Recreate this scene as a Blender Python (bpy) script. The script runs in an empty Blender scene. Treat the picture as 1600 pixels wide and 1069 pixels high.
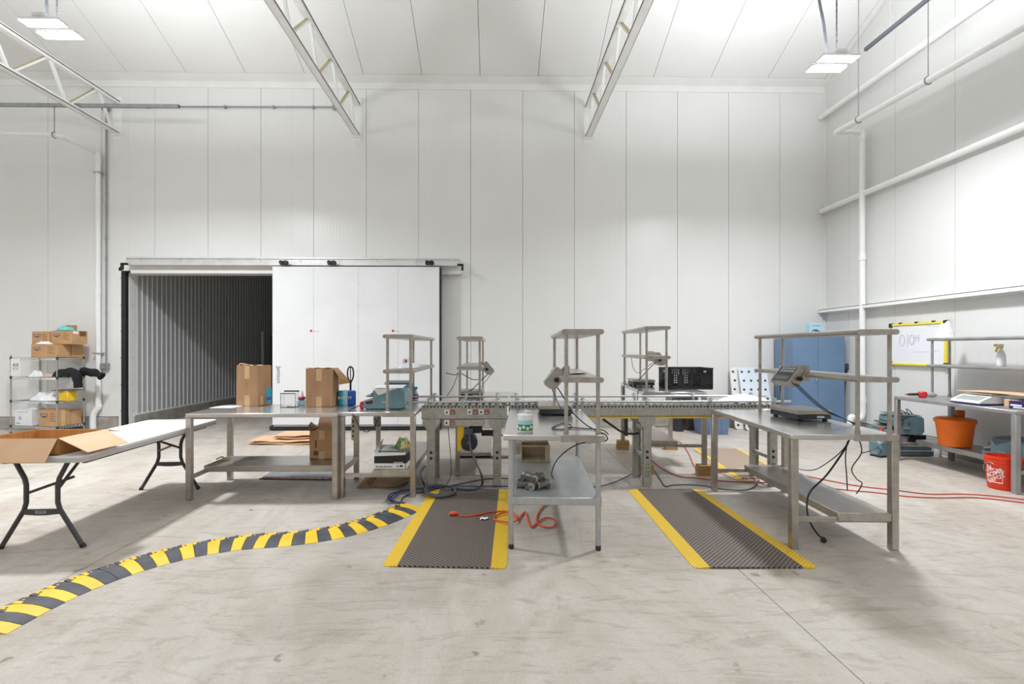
import bpy, bmesh, math, random
from mathutils import Vector, Matrix
random.seed(7)
PI = math.pi
S = bpy.context.scene
COL = S.collection

# ------------------------------------------------------------------ camera, world, exposure, lamps
F, CX, CY, H, TH = 761.0, 787.0, 545.0, 1.57, math.radians(1.0)
cam_d = bpy.data.cameras.new('camera')
cam_d.sensor_fit = 'HORIZONTAL'; cam_d.sensor_width = 36.0
cam_d.lens = 36.0 * F / 1600.0
cam_d.shift_x = (800 - CX) / 1600.0
cam_d.shift_y = (CY - 534.5) / 1600.0
cam_d.clip_start = 0.05; cam_d.clip_end = 200
cam = bpy.data.objects.new('camera', cam_d); COL.objects.link(cam)
cam.location = (0, 0, H); cam.rotation_euler = (PI / 2, 0, -TH)
S.camera = cam
S.view_settings.view_transform = 'Standard'
S.view_settings.look = 'None'
S.view_settings.gamma = 1.0
S.view_settings.use_curve_mapping = False
S.view_settings.exposure = 0.44
wd = bpy.data.worlds.new('world'); S.world = wd; wd.use_nodes = True
wd.node_tree.nodes['Background'].inputs[0].default_value = (0.9, 0.95, 1.0, 1)
wd.node_tree.nodes['Background'].inputs[1].default_value = 0.05
LAMP_POWER = 88.0
CEIL_FILL = 1.35  # strength of the upward fill light added above each lamp
REAR = 0.32
LAMPS = [(-5.15, 5.75, 5.28), (4.2, 6.0, 5.12), (-14.35, 5.75, 5.28),
         (-5.15, -2.2, 5.3), (4.2, -2.2, 5.3), (-14.35, -2.2, 5.3)]

def _dir(px, py):
    r = (px - CX) / F; u = (CY - py) / F
    s, c = math.sin(TH), math.cos(TH)
    return Vector((s + r * c, c - r * s, u))
def G(px, py, z=0.0):          # point of a horizontal plane
    d = _dir(px, py); t = (z - H) / d.z
    return Vector((d.x * t, d.y * t, z))
def VY(px, py, Y):             # point of a plane at depth Y
    d = _dir(px, py); t = Y / d.y
    return Vector((d.x * t, Y, H + d.z * t))
def VX(px, py, X):
    d = _dir(px, py); t = X / d.x
    return Vector((X, d.y * t, H + d.z * t))

# ------------------------------------------------------------------ materials
def lin(c):
    o = []
    for v in c[:3]:
        v = v / 255.0
        o.append(v / 12.92 if v <= 0.04045 else ((v + 0.055) / 1.055) ** 2.4)
    return (o[0], o[1], o[2], 1.0)
MATS = {}
def mat(name, rgb, rough=0.5, metal=0.0, rgb2=None, scale=8.0, stretch=None, bump=0.0, bscale=60.0,
        detail=4.0, spec=0.5, trans=0.0, alpha=1.0, emit=None, estr=0.0, lo=0.35, hi=0.65, rvar=0.0, coat=0.0):
    if name in MATS: return MATS[name]
    m = bpy.data.materials.new(name); m.use_nodes = True
    nt = m.node_tree; N = nt.nodes; L = nt.links
    b = N['Principled BSDF']
    b.inputs['Base Color'].default_value = lin(rgb)
    b.inputs['Roughness'].default_value = rough
    b.inputs['Metallic'].default_value = metal
    b.inputs['Specular IOR Level'].default_value = spec
    b.inputs['Transmission Weight'].default_value = trans
    b.inputs['Alpha'].default_value = alpha
    b.inputs['Coat Weight'].default_value = coat
    if emit:
        b.inputs['Emission Color'].default_value = lin(emit); b.inputs['Emission Strength'].default_value = estr
    if rgb2 or bump or rvar:
        tc = N.new('ShaderNodeTexCoord'); mp = N.new('ShaderNodeMapping')
        L.new(tc.outputs['Object'], mp.inputs['Vector'])
        if stretch: mp.inputs['Scale'].default_value = stretch
    if rgb2 or rvar:
        nz = N.new('ShaderNodeTexNoise'); nz.inputs['Scale'].default_value = scale; nz.inputs['Detail'].default_value = detail
        L.new(mp.outputs[0], nz.inputs['Vector'])
        cr = N.new('ShaderNodeValToRGB')
        cr.color_ramp.elements[0].position = lo; cr.color_ramp.elements[1].position = hi
        cr.color_ramp.elements[0].color = lin(rgb); cr.color_ramp.elements[1].color = lin(rgb2 or rgb)
        L.new(nz.outputs['Fac'], cr.inputs[0])
        if rgb2: L.new(cr.outputs[0], b.inputs['Base Color'])
        if rvar:
            mr = N.new('ShaderNodeMapRange')
            mr.inputs[1].default_value = lo; mr.inputs[2].default_value = hi
            mr.inputs[3].default_value = rough - rvar; mr.inputs[4].default_value = rough + rvar
            L.new(nz.outputs['Fac'], mr.inputs[0]); L.new(mr.outputs[0], b.inputs['Roughness'])
    if bump:
        nb = N.new('ShaderNodeTexNoise'); nb.inputs['Scale'].default_value = bscale; nb.inputs['Detail'].default_value = 3
        L.new(mp.outputs[0], nb.inputs['Vector'])
        bp = N.new('ShaderNodeBump'); bp.inputs['Strength'].default_value = bump; bp.inputs['Distance'].default_value = 0.01
        L.new(nb.outputs['Fac'], bp.inputs['Height']); L.new(bp.outputs[0], b.inputs['Normal'])
    MATS[name] = m
    return m

def rib_mat(name, rgb, axis, pitch, rough=0.30, depth=0.0012, rgb2=None, spec=0.5):
    """painted metal panel with fine pressed ribs running up (axis: which world axis they repeat along)"""
    m = bpy.data.materials.new(name); m.use_nodes = True
    nt = m.node_tree; N = nt.nodes; L = nt.links; b = N['Principled BSDF']
    b.inputs['Roughness'].default_value = rough
    b.inputs['Specular IOR Level'].default_value = spec
    g = N.new('ShaderNodeNewGeometry'); sp = N.new('ShaderNodeSeparateXYZ'); L.new(g.outputs['Position'], sp.inputs[0])
    mu = N.new('ShaderNodeMath'); mu.operation = 'MULTIPLY'; mu.inputs[1].default_value = 2 * PI / pitch
    L.new(sp.outputs[axis], mu.inputs[0])
    si = N.new('ShaderNodeMath'); si.operation = 'SINE'; L.new(mu.outputs[0], si.inputs[0])
    pw = N.new('ShaderNodeMath'); pw.operation = 'SMOOTH_MAX'; pw.inputs[1].default_value = 0.55; pw.inputs[2].default_value = 0.3
    L.new(si.outputs[0], pw.inputs[0])
    bp = N.new('ShaderNodeBump'); bp.inputs['Strength'].default_value = 1.0; bp.inputs['Distance'].default_value = depth
    L.new(pw.outputs[0], bp.inputs['Height']); L.new(bp.outputs[0], b.inputs['Normal'])
    nz = N.new('ShaderNodeTexNoise'); nz.inputs['Scale'].default_value = 1.3; nz.inputs['Detail'].default_value = 5
    L.new(g.outputs['Position'], nz.inputs['Vector'])
    cr = N.new('ShaderNodeValToRGB'); cr.color_ramp.elements[0].position = 0.3; cr.color_ramp.elements[1].position = 0.7
    cr.color_ramp.elements[0].color = lin(rgb); cr.color_ramp.elements[1].color = lin(rgb2 or rgb)
    L.new(nz.outputs['Fac'], cr.inputs[0]); L.new(cr.outputs[0], b.inputs['Base Color'])
    return m

M_WALLX = rib_mat('white_ribbed_panel', (231, 231, 229), 0, 0.0647, rgb2=(234, 234, 232))
M_WALLY = rib_mat('white_ribbed_side_panel', (224, 224, 222), 1, 0.0647, rgb2=(227, 227, 225))
M_CEIL = rib_mat('white_ceiling_panel', (233, 233, 231), 0, 0.19, rough=0.5, depth=0.0005, rgb2=(236, 236, 234))
M_JOINT = mat('panel_joint', (186, 186, 183), 0.7)
M_TRIM = mat('white_trim', (238, 238, 236), 0.4, rgb2=(234, 234, 231), scale=3)
M_TRACK = mat('brushed_aluminium', (226, 226, 224), 0.35, 0.45, rgb2=(214, 214, 212), scale=4)
M_DOOR = mat('white_door_skin', (236, 237, 239), 0.3, rgb2=(232, 233, 235), scale=2, bump=0.04, bscale=25)
M_RUBBER = mat('black_rubber', (28, 28, 32), 0.6, rgb2=(40, 40, 44), scale=14)
M_CURB = mat('concrete_curb', (150, 146, 138), 0.85, rgb2=(176, 172, 163), scale=6, bump=0.3, bscale=40)
M_STEEL = mat('stainless_steel', (172, 165, 157), 0.34, 0.75, rgb2=(188, 182, 175), scale=5, stretch=(1, 3, 3), rvar=0.04)
M_STEELTOP = mat('worn_steel_top', (206, 204, 201), 0.22, 0.8, rgb2=(216, 214, 211), scale=3, rvar=0.03)
M_GALV = mat('galvanised_steel', (178, 181, 183), 0.42, 0.6, rgb2=(190, 193, 194), scale=26, rvar=0.05)
M_FRAME = mat('conveyor_frame_paint', (176, 175, 168), 0.5, 0.25, rgb2=(194, 192, 185), scale=18, bump=0.05, bscale=90)
M_ROLLER = mat('roller_steel', (206, 208, 208), 0.28, 0.85, rgb2=(190, 192, 192), scale=12)
M_GREYSTEEL = mat('dull_grey_steel', (158, 158, 159), 0.4, 0.6, rgb2=(174, 174, 174), scale=7, rvar=0.06)
M_DARK = mat('dark_plastic', (48, 50, 54), 0.5, rgb2=(58, 60, 64), scale=9)
M_BLACK = mat('black_plastic', (22, 23, 26), 0.42, rgb2=(30, 31, 35), scale=12)
M_CORD = mat('black_cord', (26, 27, 31), 0.5)
M_BLUECORD = mat('blue_cord', (38, 62, 120), 0.45)
M_SLATECORD = mat('slate_cord', (70, 84, 104), 0.45)
M_REDCORD = mat('red_cord', (200, 62, 52), 0.45)
M_ORANGECORD = mat('orange_cord', (236, 92, 44), 0.45)
M_YELLOWCORD = mat('yellow_cord', (206, 172, 60), 0.5)
M_YELLOW = mat('safety_yellow', (246, 206, 52), 0.5, rgb2=(236, 192, 44), scale=6, bump=0.05, bscale=80)
M_RAMPBLACK = mat('ramp_black_rubber', (64, 65, 72), 0.65, rgb2=(86, 87, 94), scale=7, bump=0.12, bscale=60)
M_CARD = mat('brown_cardboard', (172, 133, 98), 0.8, rgb2=(188, 149, 113), scale=5, stretch=(2, 2, 0.6), bump=0.05, bscale=50)
M_CARD2 = mat('tan_cardboard', (190, 148, 104), 0.8, rgb2=(202, 160, 116), scale=5, bump=0.05, bscale=50)
M_CARDPALE = mat('pale_cardboard', (218, 178, 142), 0.8, rgb2=(226, 188, 152), scale=4, bump=0.04, bscale=40)
M_CARDIN = mat('cardboard_inside', (186, 134, 78), 0.85, rgb2=(198, 148, 92), scale=7, stretch=(6, 6, 0.6))
M_TAPE = mat('packing_tape', (214, 178, 130), 0.35, rgb2=(222, 188, 142), scale=10)
M_WHITE = mat('white_plastic', (236, 236, 236), 0.4, rgb2=(230, 230, 232), scale=6)
M_PAPER = mat('white_paper', (242, 242, 242), 0.7, rgb2=(236, 236, 238), scale=6)
M_PLASTICBAG = mat('white_film', (240, 240, 242), 0.3, rgb2=(228, 228, 232), scale=12, bump=0.3, bscale=22)
M_INK = mat('dark_print', (58, 56, 70), 0.7)
M_BLUEINK = mat('blue_print', (92, 98, 128), 0.7)
M_BROWNINK = mat('brown_print', (120, 82, 54), 0.7)
M_TEAL = mat('teal_grey_enamel', (104, 136, 146), 0.4, rgb2=(118, 150, 160), scale=8)
M_TEALDARK = mat('dark_slate_enamel', (76, 92, 98), 0.45, rgb2=(92, 108, 114), scale=8)
M_RED = mat('red_plastic', (206, 40, 44), 0.4)
M_ORANGE = mat('orange_plastic', (252, 124, 22), 0.42, rgb2=(244, 114, 18), scale=6)
M_BUCKET = mat('bright_orange_plastic', (240, 66, 30), 0.4, rgb2=(232, 58, 26), scale=5)
M_CABINET = mat('blue_cabinet_paint', (106, 134, 166), 0.4, rgb2=(112, 140, 172), scale=2)
M_BINBLUE = mat('blue_grey_bin', (102, 124, 158), 0.45, rgb2=(112, 134, 168), scale=5)
M_WOOD = mat('raw_timber', (168, 128, 78), 0.75, rgb2=(190, 150, 98), scale=6, stretch=(1, 8, 8), bump=0.1, bscale=40)
M_WOODPALE = mat('weathered_plywood', (176, 158, 132), 0.75, rgb2=(200, 184, 160), scale=6, stretch=(8, 1, 8), bump=0.1)
M_CLOTH = mat('black_cloth', (16, 17, 20), 0.9, rgb2=(26, 27, 31), scale=18, bump=0.25, bscale=60)
M_TEALBAG = mat('teal_film', (60, 186, 184), 0.3, rgb2=(110, 214, 210), scale=14, bump=0.3, bscale=30)
M_GREEN = mat('green_print', (56, 142, 76), 0.5)
M_LTBLUE = mat('light_blue_print', (170, 214, 232), 0.5)
M_BLUE = mat('deep_blue_print', (36, 84, 172), 0.4)
M_CYAN = mat('cyan_print', (48, 164, 190), 0.4)
M_NAVY = mat('navy_blue', (28, 36, 104), 0.45)
M_PINK = mat('magenta_print', (150, 44, 96), 0.5)
M_ORANGELABEL = mat('warning_orange', (206, 106, 50), 0.5)
M_BROWNRED = mat('oxide_red', (112, 52, 42), 0.7, rgb2=(132, 66, 52), scale=20)
M_PVC = mat('white_pipe', (248, 248, 246), 0.35, rgb2=(243, 243, 241), scale=4)
M_CONDUIT = mat('grey_conduit', (146, 148, 150), 0.45, 0.4, rgb2=(160, 162, 164), scale=9)
M_STRUT = mat('dark_strut', (70, 72, 76), 0.5, 0.5)
M_TRUSS = mat('white_truss_paint', (248, 248, 246), 0.45, rgb2=(242, 242, 240), scale=5)
M_TRUSSIN = mat('primer_tan', (182, 166, 128), 0.6)
M_LED = mat('led_panel', (255, 255, 255), 0.5, emit=(248, 251, 255), estr=22.0)
M_HOSE = mat('grey_hose', (92, 96, 102), 0.5)
M_MOTOR = mat('motor_grey', (84, 92, 100), 0.45, 0.2, rgb2=(98, 106, 114), scale=9)
M_TABLETOP = mat('white_table_plastic', (238, 239, 240), 0.5, rgb2=(232, 233, 234), scale=30, bump=0.05, bscale=200)
M_TABLEEDGE = mat('table_edge_plastic', (196, 194, 190), 0.55)
M_TABLELEG = mat('dark_powder_coat', (62, 60, 60), 0.45, rgb2=(70, 68, 68), scale=12)
M_CHROME = mat('chrome_wire', (200, 200, 198), 0.25, 0.9)
M_GLASSY = mat('clear_acrylic', (250, 250, 252), 0.05, trans=1.0)
M_SCREEN = mat('dark_display', (52, 54, 56), 0.2)
M_LEMON = mat('lemon_frame', (244, 228, 66), 0.45, rgb2=(236, 218, 58), scale=6)
M_KEYS = mat('pale_keypad', (164, 166, 166), 0.3)
M_BOARD = mat('whiteboard_face', (238, 239, 246), 0.2)
M_CASTER = mat('worn_caster_grey', (98, 94, 88), 0.5, 0.3, rgb2=(142, 138, 132), scale=30)
M_BLUETINT = mat('bluish_board', (226, 235, 243), 0.4, rgb2=(216, 228, 240), scale=3)
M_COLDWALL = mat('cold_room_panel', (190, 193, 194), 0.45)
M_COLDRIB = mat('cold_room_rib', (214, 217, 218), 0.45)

def floor_mat():
    m = bpy.data.materials.new('polished_concrete'); m.use_nodes = True
    nt = m.node_tree; N = nt.nodes; L = nt.links; b = N['Principled BSDF']
    g = N.new('ShaderNodeNewGeometry')
    def noise(sc, det, rough=0.55, dist=0.0, st=None):
        n = N.new('ShaderNodeTexNoise'); n.inputs['Scale'].default_value = sc; n.inputs['Detail'].default_value = det
        n.inputs['Roughness'].default_value = rough; n.inputs['Distortion'].default_value = dist
        if st:
            mp = N.new('ShaderNodeMapping'); mp.inputs['Scale'].default_value = st
            mp.inputs['Rotation'].default_value = (0, 0, 0.5)
            L.new(g.outputs['Position'], mp.inputs[0]); L.new(mp.outputs[0], n.inputs['Vector'])
        else: L.new(g.outputs['Position'], n.inputs['Vector'])
        return n
    def ramp(src, a, c, ca, cb):
        r = N.new('ShaderNodeValToRGB'); r.color_ramp.elements[0].position = a; r.color_ramp.elements[1].position = c
        r.color_ramp.elements[0].color = lin(ca); r.color_ramp.elements[1].color = lin(cb)
        L.new(src.outputs['Fac'], r.inputs[0]); return r
    big = ramp(noise(0.55, 6, 0.6, 0.6), 0.3, 0.7, (196, 189, 180), (208, 202, 195))
    mid = ramp(noise(1.6, 9, 0.68, 1.6, (1.0, 0.45, 1)), 0.30, 0.64, (229, 223, 216), (255, 255, 255))
    scr = ramp(noise(3.2, 10, 0.72, 2.6, (0.5, 1.8, 1)), 0.37, 0.49, (232, 229, 226), (255, 255, 255))
    fin = ramp(noise(60, 3, 0.7), 0.3, 0.7, (240, 239, 238), (255, 255, 255))
    spots = ramp(noise(7, 3, 0.5), 0.24, 0.31, (196, 186, 176), (255, 255, 255))
    cur = big
    for r in (mid, scr, fin, spots):
        mx = N.new('ShaderNodeMix'); mx.data_type = 'RGBA'; mx.blend_type = 'MULTIPLY'; mx.inputs[0].default_value = 1.0
        L.new(cur.outputs['Color'] if cur.bl_idname == 'ShaderNodeValToRGB' else cur.outputs[2], mx.inputs[6])
        L.new(r.outputs['Color'], mx.inputs[7]); cur = mx
    L.new(cur.outputs[2], b.inputs['Base Color'])
    rn = noise(1.1, 6, 0.6, 0.8)
    mr = N.new('ShaderNodeMapRange'); mr.inputs[1].default_value = 0.3; mr.inputs[2].default_value = 0.7
    mr.inputs[3].default_value = 0.34; mr.inputs[4].default_value = 0.62
    L.new(rn.outputs['Fac'], mr.inputs[0]); L.new(mr.outputs[0], b.inputs['Roughness'])
    bn = noise(30, 4, 0.6)
    bp = N.new('ShaderNodeBump'); bp.inputs['Strength'].default_value = 0.08; bp.inputs['Distance'].default_value = 0.01
    L.new(bn.outputs['Fac'], bp.inputs['Height']); L.new(bp.outputs[0], b.inputs['Normal'])
    b.inputs['Specular IOR Level'].default_value = 0.35
    return m
M_FLOOR = floor_mat()

def diamond_mat(name, dark, light, pitch, depth=0.003, rough=0.6):
    """rubber sheet with raised diamond treads"""
    m = bpy.data.materials.new(name); m.use_nodes = True
    nt = m.node_tree; N = nt.nodes; L = nt.links; b = N['Principled BSDF']
    b.inputs['Roughness'].default_value = rough
    g = N.new('ShaderNodeNewGeometry'); sp = N.new('ShaderNodeSeparateXYZ'); L.new(g.outputs['Position'], sp.inputs[0])
    def math_(op, a, c=None):
        n = N.new('ShaderNodeMath'); n.operation = op
        for i, v in enumerate((a, c)):
            if v is None: continue
            if isinstance(v, (int, float)): n.inputs[i].default_value = v
            else: L.new(v, n.inputs[i])
        return n.outputs[0]
    k = 2 * PI / pitch
    sx = math_('SINE', math_('MULTIPLY', math_('ADD', sp.outputs[0], sp.outputs[1]), k * 0.7))
    sy = math_('SINE', math_('MULTIPLY', math_('SUBTRACT', sp.outputs[0], sp.outputs[1]), k * 0.7))
    pr = math_('MULTIPLY', sx, sy)
    ab = math_('ABSOLUTE', pr)
    cr = N.new('ShaderNodeValToRGB'); cr.color_ramp.elements[0].position = 0.18; cr.color_ramp.elements[1].position = 0.6
    cr.color_ramp.elements[0].color = lin(dark); cr.color_ramp.elements[1].color = lin(light)
    L.new(ab, cr.inputs[0]); L.new(cr.outputs[0], b.inputs['Base Color'])
    bp = N.new('ShaderNodeBump'); bp.inputs['Strength'].default_value = 0.8; bp.inputs['Distance'].default_value = depth
    L.new(ab, bp.inputs['Height']); L.new(bp.outputs[0], b.inputs['Normal'])
    return m
M_MAT = diamond_mat('diamond_tread_rubber', (58, 50, 46), (138, 126, 118), 0.052)
M_MATYEL = diamond_mat('diamond_tread_yellow', (216, 174, 36), (246, 208, 64), 0.044)
M_MATTAN = diamond_mat('perforated_tan_rubber', (128, 104, 84), (188, 170, 152), 0.06)

# ------------------------------------------------------------------ mesh building
class MB:
    def __init__(s): s.v = []; s.f = []; s.m = []
    def add(s, vs, fs, mat=0, M=None):
        o = len(s.v)
        s.v += [tuple(M @ Vector(p)) if M else tuple(p) for p in vs]
        s.f += [tuple(i + o for i in f) for f in fs]; s.m += [mat] * len(fs); return s
    def box(s, x0, x1, y0, y1, z0, z1, mat=0, b=0.0, M=None):
        if x0 > x1: x0, x1 = x1, x0
        if y0 > y1: y0, y1 = y1, y0
        if z0 > z1: z0, z1 = z1, z0
        b = min(b, 0.45 * (x1 - x0), 0.45 * (y1 - y0), 0.45 * (z1 - z0))
        if b <= 0:
            vs = [(x, y, z) for z in (z0, z1) for y in (y0, y1) for x in (x0, x1)]
            fs = [(0, 2, 3, 1), (4, 5, 7, 6), (0, 1, 5, 4), (2, 6, 7, 3), (0, 4, 6, 2), (1, 3, 7, 5)]
            return s.add(vs, fs, mat, M)
        vs = []; ix = {}
        for i, X in enumerate((x0, x1)):
            for j, Y in enumerate((y0, y1)):
                for k, Z in enumerate((z0, z1)):
                    sx, sy, sz = (b, -b)[i], (b, -b)[j], (b, -b)[k]
                    ix[i, j, k] = len(vs)
                    vs += [(X, Y + sy, Z + sz), (X + sx, Y, Z + sz), (X + sx, Y + sy, Z)]
        I = lambda i, j, k, a: ix[i, j, k] + a
        fs = [(I(0,0,0,0), I(0,0,1,0), I(0,1,1,0), I(0,1,0,0)), (I(1,0,0,0), I(1,1,0,0), I(1,1,1,0), I(1,0,1,0)),
              (I(0,0,0,1), I(1,0,0,1), I(1,0,1,1), I(0,0,1,1)), (I(0,1,0,1), I(0,1,1,1), I(1,1,1,1), I(1,1,0,1)),
              (I(0,0,0,2), I(0,1,0,2), I(1,1,0,2), I(1,0,0,2)), (I(0,0,1,2), I(1,0,1,2), I(1,1,1,2), I(0,1,1,2))]
        for i in (0, 1):
            for j in (0, 1):
                q = (I(i,j,0,0), I(i,j,0,1), I(i,j,1,1), I(i,j,1,0)); fs.append(q if (i + j) % 2 == 0 else q[::-1])
        for i in (0, 1):
            for k in (0, 1):
                q = (I(i,0,k,0), I(i,1,k,0), I(i,1,k,2), I(i,0,k,2)); fs.append(q if (i + k) % 2 == 0 else q[::-1])
        for j in (0, 1):
            for k in (0, 1):
                q = (I(0,j,k,1), I(0,j,k,2), I(1,j,k,2), I(1,j,k,1)); fs.append(q if (j + k) % 2 == 0 else q[::-1])
        for i in (0, 1):
            for j in (0, 1):
                for k in (0, 1):
                    t = (I(i,j,k,0), I(i,j,k,2), I(i,j,k,1)); fs.append(t if (i + j + k) % 2 == 0 else t[::-1])
        return s.add(vs, fs, mat, M)
    def cbox(s, c, d, mat=0, b=0.0, M=None):
        return s.box(c[0]-d[0]/2, c[0]+d[0]/2, c[1]-d[1]/2, c[1]+d[1]/2, c[2]-d[2]/2, c[2]+d[2]/2, mat, b, M)
    def tube(s, pts, r, seg=8, mat=0, closed=False, caps=True, M=None):
        P = [Vector(p) for p in pts]; n = len(P)
        if n < 2: return s
        T = []
        for i in range(n):
            a = P[(i - 1) % n] if (closed or i > 0) else P[i]
            c = P[(i + 1) % n] if (closed or i < n - 1) else P[i]
            t = (c - a)
            T.append(t.normalized() if t.length > 1e-9 else Vector((0, 0, 1)))
        up = Vector((0, 0, 1)) if abs(T[0].z) < 0.9 else Vector((1, 0, 0))
        u = T[0].cross(up).normalized(); vs = []
        for i in range(n):
            u = (u - T[i] * u.dot(T[i]))
            u = u.normalized() if u.length > 1e-6 else T[i].orthogonal().normalized()
            w = T[i].cross(u)
            rr = r[i] if isinstance(r, (list, tuple)) else r
            for k in range(seg):
                a = 2 * PI * k / seg
                vs.append(P[i] + u * (rr * math.cos(a)) + w * (rr * math.sin(a)))
        fs = []
        for i in range(n if closed else n - 1):
            j = (i + 1) % n
            for k in range(seg):
                l = (k + 1) % seg
                fs.append((i * seg + k, i * seg + l, j * seg + l, j * seg + k))
        if caps and not closed:
            fs.append(tuple(range(seg))[::-1]); fs.append(tuple((n - 1) * seg + k for k in range(seg)))
        return s.add(vs, fs, mat, M)
    def cyl(s, p, q, r, seg=12, mat=0, r2=None, M=None):
        return s.tube([p, q], [r, r if r2 is None else r2], seg, mat, M=M)
    def lathe(s, prof, c=(0, 0, 0), seg=24, mat=0, M=None, axis='z'):
        vs = []; n = len(prof)
        for r, z in prof:
            for k in range(seg):
                a = 2 * PI * k / seg
                p = (r * math.cos(a), r * math.sin(a), z)
                if axis == 'y': p = (p[0], p[2], p[1])
                vs.append((c[0] + p[0], c[1] + p[1], c[2] + p[2]))
        fs = []
        for i in range(n - 1):
            for k in range(seg):
                l = (k + 1) % seg
                q = (i * seg + k, i * seg + l, (i + 1) * seg + l, (i + 1) * seg + k)
                fs.append(q if axis != 'y' else q[::-1])
        a = tuple(range(seg))[::-1]; z = tuple((n - 1) * seg + k for k in range(seg))
        if prof[0][0] > 1e-6: fs.append(a if axis != 'y' else a[::-1])
        if prof[-1][0] > 1e-6: fs.append(z if axis != 'y' else z[::-1])
        return s.add(vs, fs, mat, M)
    def prism(s, poly, a, c, mat=0, plane='xy', M=None):
        """poly (counter clockwise) extruded from a to c along the axis missing from plane"""
        n = len(poly)
        def P(u, v, w): return {'xy': (u, v, w), 'xz': (u, w, v), 'yz': (w, u, v)}[plane]
        ar = sum(poly[i][0] * poly[(i+1) % n][1] - poly[(i+1) % n][0] * poly[i][1] for i in range(n))
        if ar < 0: poly = poly[::-1]
        vs = [P(u, v, a) for u, v in poly] + [P(u, v, c) for u, v in poly]
        fs = [tuple(range(n))[::-1], tuple(range(n, 2 * n))]
        fs += [(i, (i + 1) % n, n + (i + 1) % n, n + i) for i in range(n)]
        if plane == 'xz': fs = [f[::-1] for f in fs]
        if c < a: fs = [f[::-1] for f in fs]
        return s.add(vs, fs, mat, M)
    def bar(s, p, q, w, h, mat=0, up=(0, 0, 1), M=None):
        p = Vector(p); q = Vector(q); d = q - p; L_ = d.length; t = d.normalized()
        up = Vector(up)
        if abs(t.dot(up)) > 0.95: up = Vector((0, 1, 0))
        x = t.cross(up).normalized(); z = x.cross(t)
        R = Matrix((x, t, z)).transposed().to_4x4(); R.translation = p
        return s.box(-w/2, w/2, 0, L_, -h/2, h/2, mat, 0.0, (M @ R) if M else R)
    def sheet(s, fn, nu, nv, mat=0, thick=0.0, M=None):
        top = [fn(i / nu, j / nv) for j in range(nv + 1) for i in range(nu + 1)]
        W_ = nu + 1
        fs = [(j*W_+i, j*W_+i+1, (j+1)*W_+i+1, (j+1)*W_+i) for j in range(nv) for i in range(nu)]
        if thick <= 0: return s.add(top, fs, mat, M)
        o = len(top); bot = [(p[0], p[1], p[2] - thick) for p in top]
        fs2 = [tuple(k + o for k in f[::-1]) for f in fs]
        rim = [i for i in range(nu)] + [nu + j * W_ for j in range(nv)] + [nv*W_ + i for i in range(nu, 0, -1)] + [j * W_ for j in range(nv, 0, -1)]
        fr = [(rim[(k+1) % len(rim)], rim[k], rim[k] + o, rim[(k+1) % len(rim)] + o) for k in range(len(rim))]
        return s.add(top + bot, fs + fs2 + fr, mat, M)
    def build(s, name, mats, parent=None, world=False, angle=38, smooth=True):
        me = bpy.data.meshes.new(name)
        vs = s.v
        if world and parent is not None:
            inv = wm(parent).inverted(); vs = [tuple(inv @ Vector(p)) for p in vs]
        me.from_pydata(vs, [], s.f)
        bm = bmesh.new(); bm.from_mesh(me)
        mi = s.m
        bmesh.ops.recalc_face_normals(bm, faces=bm.faces); bm.to_mesh(me); bm.free()
        if not isinstance(mats, (list, tuple)): mats = [mats]
        for m in mats: me.materials.append(m)
        if len(mats) > 1: me.polygons.foreach_set('material_index', s.m)
        if smooth:
            me.polygons.foreach_set('use_smooth', [True] * len(me.polygons))
            me.set_sharp_from_angle(angle=math.radians(angle))
        me.update()
        o = bpy.data.objects.new(name, me); COL.objects.link(o)
        if parent is not None: o.parent = parent
        return o

def wm(o):
    m = o.matrix_basis.copy(); p = o.parent
    while p is not None: m = p.matrix_basis @ m; p = p.parent
    return m
def RZ(a): return Matrix.Rotation(a, 4, 'Z')
def RX(a): return Matrix.Rotation(a, 4, 'X')
def RY(a): return Matrix.Rotation(a, 4, 'Y')
def TR(x, y=0, z=0):
    return Matrix.Translation(Vector(x) if not isinstance(x, (int, float)) else Vector((x, y, z)))
def tag(o, label, cat, group=None):
    o['label'] = label; o['category'] = cat
    if group: o['group'] = group
    return o
def struct(o):
    o['kind'] = 'structure'; return o
def thing(name, label, cat, loc=(0, 0, 0), rz=0.0, group=None):
    o = bpy.data.objects.new(name, None); COL.objects.link(o)
    o.empty_display_size = 0.1
    o.location = loc; o.rotation_euler = (0, 0, rz)
    return tag(o, label, cat, group)
def empty_struct(name):
    o = bpy.data.objects.new(name, None); COL.objects.link(o); return struct(o)
def text(s_, size, name, m, parent, M, ext=0.0006, world=False, sx=1.0):
    cu = bpy.data.curves.new('txt', 'FONT'); cu.body = s_; cu.size = size; cu.extrude = ext
    cu.align_x = 'CENTER'; cu.align_y = 'CENTER'; cu.resolution_u = 2
    t = bpy.data.objects.new('txt', cu); COL.objects.link(t)
    me = bpy.data.meshes.new_from_object(t.evaluated_get(bpy.context.evaluated_depsgraph_get()))
    bpy.data.objects.remove(t); bpy.data.curves.remove(cu)
    me.name = name
    me.transform(Matrix.Diagonal((sx, 1, 1, 1)))
    if world and parent is not None: M = wm(parent).inverted() @ M
    me.transform(M); me.materials.clear(); me.materials.append(m)
    o = bpy.data.objects.new(name, me); COL.objects.link(o)
    if parent is not None: o.parent = parent
    return o
def smooth_path(pts, n=6):
    """Catmull-Rom through points"""
    P = [Vector(p) for p in pts]; out = []
    for i in range(len(P) - 1):
        a = P[max(i-1, 0)]; b = P[i]; c = P[i+1]; d = P[min(i+2, len(P)-1)]
        for k in range(n):
            t = k / n
            out.append(0.5 * ((2*b) + (c-a)*t + (2*a-5*b+4*c-d)*t*t + (3*b-a-3*c+d)*t**3))
    out.append(P[-1]); return out
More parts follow.
